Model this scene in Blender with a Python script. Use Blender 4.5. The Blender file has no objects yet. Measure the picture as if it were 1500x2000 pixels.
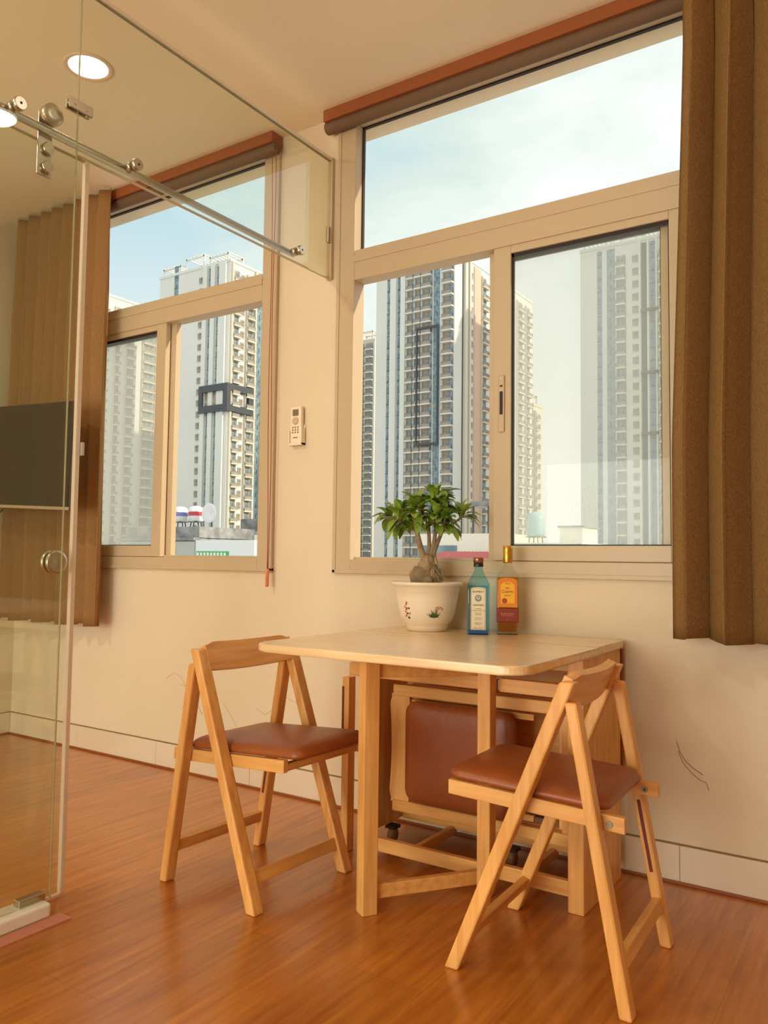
import bpy, bmesh, math, random
from mathutils import Vector, Matrix
random.seed(7)
PI = math.pi
SC = bpy.context.scene
COL = SC.collection

# ------------------------------------------------------------------ camera
cam_data = bpy.data.cameras.new('camera')
cam = bpy.data.objects.new('camera', cam_data)
COL.objects.link(cam)
YAW, PITCH, ROLL = 0.585, 0.0596, 0.012
_f = Vector((-math.sin(YAW)*math.cos(PITCH), math.cos(YAW)*math.cos(PITCH), math.sin(PITCH)))
_r = Vector((math.cos(YAW), math.sin(YAW), 0))
_u = _r.cross(_f)
_r2 = _r*math.cos(ROLL) + _u*math.sin(ROLL)
_u2 = -_r*math.sin(ROLL) + _u*math.cos(ROLL)
M = Matrix((( _r2.x, _u2.x, -_f.x, 0), (_r2.y, _u2.y, -_f.y, 0), (_r2.z, _u2.z, -_f.z, 1.0), (0, 0, 0, 1)))
cam.matrix_world = M
cam_data.sensor_fit = 'VERTICAL'
cam_data.sensor_height = 36.0
cam_data.lens = 1562.7/2000*36.0
cam_data.clip_start = 0.05
cam_data.clip_end = 2000
SC.camera = cam

# ------------------------------------------------------------------ colour, sky, sun, light
SC.view_settings.view_transform = 'Standard'
SC.view_settings.look = 'None'
SC.view_settings.exposure = 0.0
SC.view_settings.gamma = 1.0
SC.view_settings.use_curve_mapping = False
SC.cycles.use_denoising = True
SC.cycles.max_bounces = 10
SC.cycles.diffuse_bounces = 5
SC.cycles.glossy_bounces = 4
SC.cycles.transparent_max_bounces = 24
SC.cycles.sample_clamp_indirect = 4.0

def s2l(r, g, b):
    f = lambda c: (c/255)/12.92 if c/255 <= 0.04045 else ((c/255+0.055)/1.055)**2.4
    return (f(r), f(g), f(b), 1)

world = bpy.data.worlds.new('sky')
SC.world = world
world.use_nodes = True
wn, wl = world.node_tree.nodes, world.node_tree.links
wn.clear()
w_out = wn.new('ShaderNodeOutputWorld'); w_bg = wn.new('ShaderNodeBackground')
w_tc = wn.new('ShaderNodeTexCoord'); w_sep = wn.new('ShaderNodeSeparateXYZ')
wl.new(w_tc.outputs['Generated'], w_sep.inputs[0])
w_map = wn.new('ShaderNodeMapping'); w_map.inputs['Scale'].default_value = (1.0, 1.0, 2.4)
wl.new(w_tc.outputs['Generated'], w_map.inputs[0])
w_noise = wn.new('ShaderNodeTexNoise'); w_noise.inputs['Scale'].default_value = 2.6
w_noise.inputs['Detail'].default_value = 6; w_noise.inputs['Roughness'].default_value = 0.55
wl.new(w_map.outputs[0], w_noise.inputs['Vector'])
w_az = wn.new('ShaderNodeMapRange')            # cloudier towards +X
w_az.inputs['From Min'].default_value = -0.75; w_az.inputs['From Max'].default_value = -0.05
w_az.inputs['To Min'].default_value = -0.22; w_az.inputs['To Max'].default_value = 0.42
wl.new(w_sep.outputs['X'], w_az.inputs['Value'])
w_add = wn.new('ShaderNodeMath'); w_add.operation = 'ADD'
wl.new(w_noise.outputs[0], w_add.inputs[0]); wl.new(w_az.outputs[0], w_add.inputs[1])
w_cr = wn.new('ShaderNodeValToRGB')
w_cr.color_ramp.elements[0].position = 0.34; w_cr.color_ramp.elements[0].color = s2l(180, 214, 224)
w_cr.color_ramp.elements[1].position = 0.80; w_cr.color_ramp.elements[1].color = (1.0, 1.0, 0.98, 1)
e = w_cr.color_ramp.elements.new(0.55); e.color = s2l(214, 230, 224)
wl.new(w_add.outputs[0], w_cr.inputs[0])
w_hz = wn.new('ShaderNodeMapRange')            # warm white low sky
w_hz.inputs['From Min'].default_value = 0.42; w_hz.inputs['From Max'].default_value = 0.08
wl.new(w_sep.outputs['Z'], w_hz.inputs['Value'])
w_mix = wn.new('ShaderNodeMix'); w_mix.data_type = 'RGBA'
wl.new(w_hz.outputs[0], w_mix.inputs[0]); wl.new(w_cr.outputs[0], w_mix.inputs[6])
w_mix.inputs[7].default_value = (1.0, 0.98, 0.92, 1)
wl.new(w_mix.outputs[2], w_bg.inputs[0]); w_bg.inputs[1].default_value = 1.12
wl.new(w_bg.outputs[0], w_out.inputs[0])

def new_light(name, kind, energy, color, loc, direction=None, **kw):
    d = bpy.data.lights.new(name, kind); d.energy = energy; d.color = color
    for k, v in kw.items(): setattr(d, k, v)
    o = bpy.data.objects.new(name, d); COL.objects.link(o); o.location = loc
    if direction is not None:
        o.rotation_euler = Vector(direction).to_track_quat('-Z', 'Y').to_euler()
    return o
# late sun, coming from the right and a little from behind the towers
new_light('sun', 'SUN', 3.2, (1.0, 0.86, 0.66), (40, 10, 60), (-0.88, -0.21, -0.43), angle=0.02)
# added fill light; the opening behind the photographer is made up for it
new_light('added_fill', 'AREA', 126, (0.98, 0.97, 0.86), (-1.75, -2.72, 1.08), (0.0, 1, 0.0),
          shape='RECTANGLE', size=3.0, size_y=1.9)
for nm_, x_, w_, in (('portal', -3.12, 1.38), ('portal', -1.26, 1.38)):
    p_ = new_light(nm_, 'AREA', 1, (1, 1, 1), (x_, 2.80, 1.89), (0, -1, 0), shape='RECTANGLE', size=w_, size_y=1.8)
    p_.data.cycles.is_portal = True

# ------------------------------------------------------------------ materials
MATS = {}
def mat(name, color=(0.8, 0.8, 0.8, 1), rough=0.6, metal=0.0, spec=0.5, **kw):
    if name in MATS: return MATS[name]
    m = bpy.data.materials.new(name); m.use_nodes = True
    b = m.node_tree.nodes['Principled BSDF']
    b.inputs['Base Color'].default_value = color
    b.inputs['Roughness'].default_value = rough
    b.inputs['Metallic'].default_value = metal
    b.inputs['Specular IOR Level'].default_value = spec
    for k, v in kw.items(): b.inputs[k].default_value = v
    m.diffuse_color = color
    MATS[name] = m
    return m

def noisy(name, c1, c2, scale=(1, 1, 1), nscale=6, detail=5, rough=0.6, spec=0.4, bump=0.0, bscale=None, lo=0.35, hi=0.65, metal=0.0):
    if name in MATS: return MATS[name]
    m = mat(name, c1, rough, metal, spec)
    n, l = m.node_tree.nodes, m.node_tree.links
    b = n['Principled BSDF']
    tc = n.new('ShaderNodeTexCoord'); mp = n.new('ShaderNodeMapping'); mp.inputs['Scale'].default_value = scale
    l.new(tc.outputs['Object'], mp.inputs[0])
    no = n.new('ShaderNodeTexNoise'); no.inputs['Scale'].default_value = nscale; no.inputs['Detail'].default_value = detail
    l.new(mp.outputs[0], no.inputs['Vector'])
    cr = n.new('ShaderNodeValToRGB')
    cr.color_ramp.elements[0].position = lo; cr.color_ramp.elements[0].color = c1
    cr.color_ramp.elements[1].position = hi; cr.color_ramp.elements[1].color = c2
    l.new(no.outputs[0], cr.inputs[0]); l.new(cr.outputs[0], b.inputs['Base Color'])
    if bump:
        bp = n.new('ShaderNodeBump'); bp.inputs['Strength'].default_value = bump; bp.inputs['Distance'].default_value = 0.002
        if bscale:
            n2 = n.new('ShaderNodeTexNoise'); n2.inputs['Scale'].default_value = bscale; n2.inputs['Detail'].default_value = 3
            l.new(tc.outputs['Object'], n2.inputs['Vector']); l.new(n2.outputs[0], bp.inputs['Height'])
        else: l.new(no.outputs[0], bp.inputs['Height'])
        l.new(bp.outputs[0], b.inputs['Normal'])
    return m

def wood(name, axis, c1=s2l(226, 160, 84), c2=s2l(244, 186, 108), rough=0.38):
    if name in MATS: return MATS[name]
    sc = {'x': (1.6, 22, 22), 'y': (22, 1.6, 22), 'z': (22, 22, 1.6)}[axis]
    m = noisy(name, c1, c2, scale=sc, nscale=2.2, detail=6, rough=rough, spec=0.4, bump=0.05)
    n, l = m.node_tree.nodes, m.node_tree.links
    cr = [k for k in n if k.type == 'VALTORGB'][0]; b = n['Principled BSDF']
    tc = [k for k in n if k.type == 'TEX_COORD'][0]
    n2 = n.new('ShaderNodeTexNoise'); n2.inputs['Scale'].default_value = 3.1; n2.inputs['Detail'].default_value = 2
    l.new(tc.outputs['Object'], n2.inputs['Vector'])
    mr = n.new('ShaderNodeMapRange'); mr.inputs['From Min'].default_value = 0.3; mr.inputs['From Max'].default_value = 0.7
    mr.inputs['To Min'].default_value = 0.84; mr.inputs['To Max'].default_value = 1.06
    l.new(n2.outputs[0], mr.inputs['Value'])
    mx = n.new('ShaderNodeMix'); mx.data_type = 'RGBA'; mx.blend_type = 'MULTIPLY'; mx.inputs[0].default_value = 1
    cb = n.new('ShaderNodeCombineXYZ')
    for i in range(3): l.new(mr.outputs[0], cb.inputs[i])
    l.new(cr.outputs[0], mx.inputs[6]); l.new(cb.outputs[0], mx.inputs[7]); l.new(mx.outputs[2], b.inputs['Base Color'])
    return m
WX, WY, WZ = wood('wood_grain_x', 'x'), wood('wood_grain_y', 'y'), wood('wood_grain_z', 'z')
W_TOP = wood('table_top_wood', 'x', s2l(238, 194, 136), s2l(250, 218, 168), 0.26)
W_TOP.node_tree.nodes['Principled BSDF'].inputs['Coat Weight'].default_value = 1.0
W_TOP.node_tree.nodes['Principled BSDF'].inputs['Coat Roughness'].default_value = 0.32

WALL = noisy('wall_paint', s2l(222, 206, 174), s2l(227, 212, 182), nscale=1.7, rough=0.75, spec=0.25, bump=0.25, bscale=55)
CEIL = mat('ceiling_paint', s2l(236, 224, 192), 0.85, spec=0.2)
FRAME = mat('window_frame_powder_coat', s2l(198, 177, 142), 0.42, spec=0.5)
GASKET = mat('dark_gasket', s2l(40, 30, 24), 0.6)
CHROME = mat('brushed_steel', s2l(200, 190, 172), 0.28, 1.0)
WHITE_PL = mat('white_plastic', s2l(238, 226, 200), 0.4)
LEATHER = noisy('brown_leatherette', s2l(146, 76, 32), s2l(156, 84, 38), nscale=5, rough=0.38, spec=0.5, bump=0.25, bscale=260)
ALU = mat('aluminium', s2l(200, 190, 170), 0.35, 0.6)

# floor: laminate boards running towards the window
FLOOR = mat('laminate_floor', rough=0.30, spec=0.6)
FLOOR.node_tree.nodes['Principled BSDF'].inputs['Coat Weight'].default_value = 0.5
FLOOR.node_tree.nodes['Principled BSDF'].inputs['Coat Roughness'].default_value = 0.2
def _floor():
    n, l = FLOOR.node_tree.nodes, FLOOR.node_tree.links
    b = n['Principled BSDF']; tc = n.new('ShaderNodeTexCoord')
    mp = n.new('ShaderNodeMapping'); mp.inputs['Rotation'].default_value = (0, 0, PI/2)
    l.new(tc.outputs['Object'], mp.inputs[0])
    br = n.new('ShaderNodeTexBrick')
    br.inputs['Scale'].default_value = 1.0; br.inputs['Brick Width'].default_value = 1.21; br.inputs['Row Height'].default_value = 0.195
    br.inputs['Mortar Size'].default_value = 0.0012; br.inputs['Mortar Smooth'].default_value = 0.3
    br.inputs['Color1'].default_value = (0.35, 0.35, 0.35, 1); br.inputs['Color2'].default_value = (0.65, 0.65, 0.65, 1)
    br.inputs['Mortar'].default_value = (0.0, 0.0, 0.0, 1); br.offset = 0.37
    l.new(mp.outputs[0], br.inputs[0])
    m2 = n.new('ShaderNodeMapping'); m2.inputs['Scale'].default_value = (16, 1.1, 1)
    l.new(tc.outputs['Object'], m2.inputs[0])
    no = n.new('ShaderNodeTexNoise'); no.inputs['Scale'].default_value = 2.4; no.inputs['Detail'].default_value = 7; no.inputs['Roughness'].default_value = 0.6
    l.new(m2.outputs[0], no.inputs['Vector'])
    cr = n.new('ShaderNodeValToRGB')
    cr.color_ramp.elements[0].position = 0.30; cr.color_ramp.elements[0].color = s2l(156, 84, 18)
    cr.color_ramp.elements[1].position = 0.72; cr.color_ramp.elements[1].color = s2l(204, 126, 42)
    l.new(no.outputs[0], cr.inputs[0])
    mr = n.new('ShaderNodeMapRange'); mr.inputs['From Max'].default_value = 0.65; mr.inputs['From Min'].default_value = 0.35
    mr.inputs['To Min'].default_value = 0.90; mr.inputs['To Max'].default_value = 1.06; mr.clamp = False
    l.new(br.outputs[0], mr.inputs['Value'])
    mx = n.new('ShaderNodeVectorMath'); mx.operation = 'SCALE'
    l.new(cr.outputs[0], mx.inputs[0]); l.new(mr.outputs[0], mx.inputs['Scale'])
    l.new(mx.outputs[0], b.inputs['Base Color'])
    bp = n.new('ShaderNodeBump'); bp.inputs['Strength'].default_value = 0.05; bp.inputs['Distance'].default_value = 0.001
    l.new(no.outputs[0], bp.inputs['Height']); l.new(bp.outputs[0], b.inputs['Normal'])
_floor()

def sheet_glass(name, tint, refl=1.0, haze=0.0, haze_col=(0.9, 0.9, 0.85, 1)):
    """architectural glass: clear transmission, mirror part growing with the grazing angle, optional dust"""
    m = bpy.data.materials.new(name); m.use_nodes = True
    n, l = m.node_tree.nodes, m.node_tree.links
    n.clear()
    out = n.new('ShaderNodeOutputMaterial'); tr = n.new('ShaderNodeBsdfTransparent'); tr.inputs[0].default_value = tint
    gl = n.new('ShaderNodeBsdfGlossy'); gl.inputs['Roughness'].default_value = 0.0
    lw = n.new('ShaderNodeLayerWeight'); lw.inputs[0].default_value = 0.5
    pw = n.new('ShaderNodeMath'); pw.operation = 'POWER'; pw.inputs[1].default_value = 5
    l.new(lw.outputs['Facing'], pw.inputs[0])
    ma = n.new('ShaderNodeMath'); ma.operation = 'MULTIPLY_ADD'; ma.inputs[1].default_value = 0.9*refl; ma.inputs[2].default_value = 0.04*refl
    l.new(pw.outputs[0], ma.inputs[0])
    mx = n.new('ShaderNodeMixShader'); l.new(ma.outputs[0], mx.inputs[0])
    base = tr.outputs[0]
    if haze:
        tl = n.new('ShaderNodeBsdfTranslucent'); tl.inputs[0].default_value = haze_col
        mh = n.new('ShaderNodeMixShader'); mh.inputs[0].default_value = haze
        l.new(base, mh.inputs[1]); l.new(tl.outputs[0], mh.inputs[2]); base = mh.outputs[0]
    l.new(base, mx.inputs[1]); l.new(gl.outputs[0], mx.inputs[2]); l.new(mx.outputs[0], out.inputs[0])
    MATS[name] = m
    return m
GLASS_P = sheet_glass('partition_glass', (0.95, 0.97, 0.935, 1), 1.35, haze=0.008, haze_col=(0.85, 0.9, 0.72, 1))
GLASS_EDGE = mat('green_glass_edge', s2l(186, 180, 140), 0.2, spec=0.6)
GLASS_W = sheet_glass('window_glass', (0.985, 0.99, 0.985, 1), 0.12)
GLASS_HAZY = sheet_glass('dusty_window_glass', (0.98, 0.985, 0.97, 1), 0.22, haze=0.13, haze_col=(0.96, 0.95, 0.88, 1))
SEAL = mat('clear_plastic_seal', s2l(236, 222, 200), 0.25, spec=0.6)

def cloth(name, c1, c2, transl=0.25):
    m = noisy(name, c1, c2, nscale=160, detail=2, rough=0.9, spec=0.1, bump=0.3, bscale=420)
    n, l = m.node_tree.nodes, m.node_tree.links
    b = n['Principled BSDF']; out = [k for k in n if k.type == 'OUTPUT_MATERIAL'][0]
    tl = n.new('ShaderNodeBsdfTranslucent'); tl.inputs[0].default_value = c2
    mx = n.new('ShaderNodeMixShader'); mx.inputs[0].default_value = transl
    l.new(b.outputs[0], mx.inputs[1]); l.new(tl.outputs[0], mx.inputs[2]); l.new(mx.outputs[0], out.inputs[0])
    return m
CURTAIN = cloth('curtain_linen', s2l(146, 110, 62), s2l(168, 130, 80), 0.3)

# ------------------------------------------------------------------ builders
class MB:
    def __init__(s): s.bm = bmesh.new(); s.mats = []
    def mi(s, m):
        if m not in s.mats: s.mats.append(m)
        return s.mats.index(m)
    def faces(s, fs, m, smooth=False):
        i = s.mi(m)
        for f in fs: f.material_index = i; f.smooth = smooth
    def box(s, x0, x1, y0, y1, z0, z1, m, bev=0.0, seg=2):
        r = bmesh.ops.create_cube(s.bm, size=1.0); vs = r['verts']
        for v in vs:
            v.co = Vector(((x0+x1)/2+v.co.x*(x1-x0), (y0+y1)/2+v.co.y*(y1-y0), (z0+z1)/2+v.co.z*(z1-z0)))
        fs = set(f for v in vs for f in v.link_faces); s.faces(fs, m)
        if bev:
            es = set(e for v in vs for e in v.link_edges)
            r = bmesh.ops.bevel(s.bm, geom=list(es), offset=bev, segments=seg, profile=0.5, affect='EDGES')
            s.faces(r['faces'], m)
        return s
    def bar(s, a, b, wx, wy, m, up=(0, 1, 0), bev=0.003, flat=True, round_end=None):
        """rectangular bar from a to b; wy is measured along 'up', wx across; flat ends stay horizontal when the bar leans"""
        a, b = Vector(a), Vector(b); d = (b-a).normalized(); up = Vector(up).normalized()
        side = d.cross(up).normalized()
        vs = []
        for p in (a, b):
            for i, j in ((-1, -1), (1, -1), (1, 1), (-1, 1)):
                q = p + side*(i*wx/2) + up*(j*wy/2)
                if flat and abs(d.z) > 0.5: q = q + d*((p.z-q.z)/d.z)
                vs.append(s.bm.verts.new(q))
        F = [s.bm.faces.new([vs[k] for k in q]) for q in ((3, 2, 1, 0), (4, 5, 6, 7), (0, 1, 5, 4), (1, 2, 6, 5), (2, 3, 7, 6), (3, 0, 4, 7))]
        s.faces(F, m)
        if bev:
            es = set(e for f in F for e in f.edges)
            r = bmesh.ops.bevel(s.bm, geom=list(es), offset=bev, segments=2, profile=0.5, affect='EDGES')
            s.faces(r['faces'], m)
        return s
    def lathe(s, prof, m, c=(0, 0, 0), seg=40, axis='z', cap=True, smooth=True):
        c = Vector(c); rings = []
        def P(r, a, h):
            x, y = r*math.cos(a), r*math.sin(a)
            return c + {'z': Vector((x, y, h)), 'x': Vector((h, x, y)), 'y': Vector((x, h, y))}[axis]
        for r, h in prof: rings.append([s.bm.verts.new(P(r, 2*PI*i/seg, h)) for i in range(seg)])
        F = []
        for A, B in zip(rings, rings[1:]):
            for i in range(seg): F.append(s.bm.faces.new((A[i], A[(i+1) % seg], B[(i+1) % seg], B[i])))
        s.faces(F, m, smooth)
        if cap:
            s.faces([s.bm.faces.new(rings[0][::-1]), s.bm.faces.new(rings[-1])], m)
        return s
    def tube(s, pts, rad, m, seg=10):
        pts = [Vector(p) for p in pts]; n = len(pts)
        if not hasattr(rad, '__len__'): rad = [rad]*n
        rings = []; prev = None
        for i, p in enumerate(pts):
            t = (pts[min(i+1, n-1)]-pts[max(i-1, 0)]).normalized()
            if prev is None: prev = t.orthogonal().normalized()
            prev = (prev - t*prev.dot(t)).normalized(); q = t.cross(prev)
            rings.append([s.bm.verts.new(p+(prev*math.cos(2*PI*k/seg)+q*math.sin(2*PI*k/seg))*rad[i]) for k in range(seg)])
        F = []
        for A, B in zip(rings, rings[1:]):
            for k in range(seg): F.append(s.bm.faces.new((A[k], A[(k+1) % seg], B[(k+1) % seg], B[k])))
        F.append(s.bm.faces.new(rings[0][::-1])); F.append(s.bm.faces.new(rings[-1]))
        s.faces(F, m, True)
        return s
    def prism(s, pts, z0, z1, m, bev=0.0):
        lo = [s.bm.verts.new((x, y, z0)) for x, y in pts]; hi = [s.bm.verts.new((x, y, z1)) for x, y in pts]
        n = len(pts)
        F = [s.bm.faces.new(lo[::-1]), s.bm.faces.new(hi)]+[s.bm.faces.new((lo[i], lo[(i+1) % n], hi[(i+1) % n], hi[i])) for i in range(n)]
        s.faces(F, m)
        if bev:
            es = list(F[0].edges)+list(F[1].edges)
            r = bmesh.ops.bevel(s.bm, geom=es, offset=bev, segments=3, profile=0.5, affect='EDGES'); s.faces(r['faces'], m, True)
        return s
    def loops(s, loops, m, smooth=True, cap=True):
        R = [[s.bm.verts.new(p) for p in L] for L in loops]; F = []
        for A, B in zip(R, R[1:]):
            n = len(A)
            for i in range(n): F.append(s.bm.faces.new((A[i], A[(i+1) % n], B[(i+1) % n], B[i])))
        s.faces(F, m, smooth)
        if cap: s.faces([s.bm.faces.new(R[0][::-1]), s.bm.faces.new(R[-1])], m, smooth)
        return s
    def quad(s, a, b, c, d, m):
        s.faces([s.bm.faces.new([s.bm.verts.new(p) for p in (a, b, c, d)])], m); return s
    def build(s, name, parent=None, label=None):
        me = bpy.data.meshes.new(name)
        bmesh.ops.recalc_face_normals(s.bm, faces=s.bm.faces[:])
        s.bm.to_mesh(me); s.bm.free()
        for m in s.mats: me.materials.append(m)
        o = bpy.data.objects.new(name, me); COL.objects.link(o)
        if parent is not None: o.parent = parent
        if label: o['label'] = label
        return o

def tag(o, label, cat, group=None):
    o['label'] = label; o['category'] = cat
    if group: o['group'] = group
    return o
def struct(o): o['kind'] = 'structure'; return o
def thing(name, label, cat, loc=(0, 0, 0), rz=0.0, group=None):
    o = bpy.data.objects.new(name, None); COL.objects.link(o); o.location = loc; o.rotation_euler = (0, 0, rz)
    o.empty_display_size = 0.05
    return tag(o, label, cat, group)
def copy_part(src, parent, loc=None, rot=None):
    c = src.copy(); COL.objects.link(c); c.parent = parent
    if loc is not None: c.location = loc
    if rot is not None: c.rotation_euler = rot
    return c
def text(name, body, size, m, parent, mtx, extrude=0.0, align='CENTER'):
    cu = bpy.data.curves.new(name, 'FONT'); cu.body = body; cu.size = size; cu.extrude = extrude
    cu.align_x = align; cu.align_y = 'CENTER'
    o = bpy.data.objects.new(name, cu); COL.objects.link(o)
    bpy.context.view_layer.update()
    me = bpy.data.meshes.new_from_object(o); bpy.data.objects.remove(o)
    me.name = name; me.materials.clear(); me.materials.append(m); me.transform(mtx)
    t = bpy.data.objects.new(name, me); COL.objects.link(t); t.parent = parent
    return t

# ------------------------------------------------------------------ the room
H = 2.897; YW = 2.66; XL = -4.272; XR = 3.0; YF = -2.75; T = 0.16
W1 = (-3.83, -2.35, 0.952, 2.85)      # left window opening
W2 = (-1.995, -0.515, 0.952, 2.85)    # right window opening
struct(MB().box(XL-T, XR+T, YF-T, YW+T, -0.12, 0, FLOOR).build('floor'))
struct(MB().box(XL-T, XR+T, YF-T, YW+T, H, H+0.12, CEIL).build('ceiling'))
mb = MB()
mb.box(XL-T, XR+T, YW, YW+T, 0, 0.952, WALL); mb.box(XL-T, XR+T, YW, YW+T, 2.85, H, WALL)
for a, b in ((XL-T, W1[0]), (W1[1], W2[0]), (W2[1], XR+T)): mb.box(a, b, YW, YW+T, 0.952, 2.85, WALL)
struct(mb.build('wall_back'))
struct(MB().box(XL-T, XL, YF-T, YW, 0, H, WALL).build('wall_left'))
struct(MB().box(XR, XR+T, YF-T, YW, 0, H, WALL).build('wall_right'))
mb = MB()                                             # unseen wall; its wide opening is added for the fill light
mb.box(XL, XR, YF-T, YF, 0, 0.08, WALL); mb.box(XL, XR, YF-T, YF, 2.08, H, WALL)
mb.box(XL, -3.3, YF-T, YF, 0.08, 2.08, WALL); mb.box(-0.2, XR, YF-T, YF, 0.08, 2.08, WALL)
struct(mb.build('wall_front'))

SK = noisy('skirting_tile', s2l(222, 205, 176), s2l(228, 213, 186), nscale=3, rough=0.3)
GROUT = mat('grout_line', s2l(138, 112, 74), 0.8)
QR = mat('floor_edge_strip', s2l(146, 78, 32), 0.5)
def skirting(side, a, b):
    mb = MB()
    L = b-a; n = max(1, round(L/0.6))
    for i in range(n):
        u0, u1 = a+L*i/n+0.0008, a+L*(i+1)/n-0.0008
        if side == 'back': mb.box(u0, u1, YW-0.006, YW, 0, 0.117, SK, 0.0008)
        else: mb.box(XL, XL+0.006, u0, u1, 0, 0.117, SK, 0.0008)
    if side == 'back':
        mb.box(a, b, YW-0.0045, YW, 0.117, 0.1225, GROUT); mb.box(a, b, YW-0.014, YW-0.006, 0, 0.009, QR, 0.002)
    else:
        mb.box(XL, XL+0.0045, a, b, 0.117, 0.1225, GROUT); mb.box(XL+0.006, XL+0.014, a, b, 0, 0.009, QR, 0.002)
    return struct(mb.build('baseboard_'+side))
skirting('back', XL+0.006, XR); skirting('left', YF, YW-0.006)

def window(idx, op, sash_left):
    """aluminium window: fixed pane on top, two sliding sashes parked on one side below"""
    x0, x1, z0, z1 = op
    root = bpy.data.objects.new('window_%d' % idx, None); COL.objects.link(root); struct(root)
    yf = YW-0.012; yb = YW+0.062
    mb = MB(); fw = 0.078
    mb.box(x0, x0+fw, yf, yb, z0, z1, FRAME, 0.003); mb.box(x1-fw, x1, yf, yb, z0, z1, FRAME, 0.003)
    mb.box(x0+fw, x1-fw, yf, yb, z0, z0+0.048, FRAME, 0.003)
    mb.box(x0+fw, x1-fw, yf, yb, z1-0.014, z1, FRAME, 0.003)
    mb.box(x0+fw, x1-fw, yf, yb, 2.160, 2.286, FRAME, 0.003)
    # profile lines and outer lip
    mb.box(x0+fw, x1-fw, yf-0.003, yf+0.002, 2.236, 2.262, FRAME, 0.001)
    mb.box(x0-0.012, x0+0.004, yf-0.004, YW, z0-0.008, z1, FRAME, 0.002)
    mb.box(x1-0.004, x1+0.012, yf-0.004, YW, z0-0.008, z1, FRAME, 0.002)
    mb.box(x0-0.012, x1+0.012, yf-0.004, YW, z0-0.010, z0+0.006, FRAME, 0.002)
    # tracks standing in the lower opening
    for yy in (0.018, 0.050): mb.box(x0+fw, x1-fw, YW+yy, YW+yy+0.004, z0+0.046, z0+0.058, FRAME)
    mb.build('window_frame', root)
    mb = MB(); g = 0.006
    for a, b, c, d in ((x0+fw, x1-fw, 2.286, 2.286+g), (x0+fw, x1-fw, z1-0.014-g, z1-0.014), (x0+fw, x0+fw+g, 2.286, z1-0.014), (x1-fw-g, x1-fw, 2.286, z1-0.014)):
        mb.box(a, b, YW+0.035, YW+0.049, c, d, GASKET)
    mb.build('gasket', root)
    MB().box(x0+fw+0.004, x1-fw-0.004, YW+0.040, YW+0.045, 2.288, z1-0.016, GLASS_W).build('pane', root)
    w = (x1-x0-2*fw)/2+0.037
    for k, (yy, lab) in enumerate(((0.0, 'front'), (0.036, 'rear'))):
        off = 0.0 if k == 0 else 0.035
        if sash_left: a = x0+fw-0.012+off; b = a+w
        else: b = x1-fw+0.012-off; a = b-w
        sw = 0.068
        za, zb = z0+0.050, 2.166
        m = MB(); ya, yb2 = YW+yy-0.006, YW+yy+0.024
        m.box(a, a+sw, ya, yb2, za, zb, FRAME, 0.002); m.box(b-sw, b, ya, yb2, za, zb, FRAME, 0.002)
        m.box(a+sw, b-sw, ya, yb2, za, za+0.054, FRAME, 0.002); m.box(a+sw, b-sw, ya, yb2, zb-0.034, zb, FRAME, 0.002)
        s = m.build('sash', root)
        m = MB(); g = 0.008
        for c in ((a+sw, b-sw, za+0.054, za+0.054+g*0.5), (a+sw, b-sw, zb-0.034-g*1.6, zb-0.034), (a+sw, a+sw+g, za+0.054, zb-0.034), (b-sw-g*0.6, b-sw, za+0.054, zb-0.034)):
            m.box(c[0], c[1], ya+0.010, ya+0.020, c[2], c[3], GASKET)
        m.build('sash_gasket', s)
        MB().box(a+sw+0.002, b-sw-0.002, ya+0.012, ya+0.017, za+0.055, zb-0.035, GLASS_HAZY).build('sash_pane', s)
        if k == 0 and not sash_left:
            hx = (a+sw/2) if not sash_left else (b-sw/2)
            m = MB(); m.box(hx-0.012, hx+0.012, ya-0.006, ya, 1.47, 1.68, FRAME, 0.004)
            m.box(hx-0.006, hx+0.006, ya-0.0075, ya-0.005, 1.535, 1.62, GASKET, 0.002)
            m.box(hx-0.005, hx+0.005, ya-0.0075, ya-0.005, 1.637, 1.643, GASKET)
            for zz in (1.482, 1.668): m.lathe([(0.003, ya-0.0075), (0.003, ya-0.005)], CHROME, (hx, 0, zz), 10, 'y')
            m.build('latch', s)
    return root
window(1, W1, True)
window(2, W2, False)

# ------------------------------------------------------------------ city outside
GROUND = noisy('city_ground', s2l(150, 148, 138), s2l(170, 168, 158), nscale=0.05, rough=0.9)
struct(MB().box(-420, 260, 12, 480, -14.2, -14, GROUND).build('ground'))
T_WHITE = noisy('tower_white_render', s2l(218, 220, 212), s2l(226, 228, 220), nscale=0.08, rough=0.8, scale=(1, 1, 0.6))
T_BEIGE_SUN = noisy('tower_beige_sun_render', s2l(214, 206, 188), s2l(222, 214, 198), nscale=0.08, rough=0.8)  # beige walls, and the painted sun tone on tower sides looking +X
T_PINK = mat('tower_pinkish_render', s2l(214, 186, 164), 0.8)
T_GLASS = noisy('tower_blue_glass', s2l(108, 134, 144), s2l(150, 168, 172), nscale=0.9, detail=2, rough=0.35, scale=(1, 1, 1.2))
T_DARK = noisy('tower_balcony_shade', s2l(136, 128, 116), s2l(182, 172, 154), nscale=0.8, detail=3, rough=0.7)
T_FRAME = mat('tower_dark_metal', s2l(74, 78, 82), 0.5)
T_RAIL = mat('tower_balcony_rail', s2l(132, 134, 132), 0.5)

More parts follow.
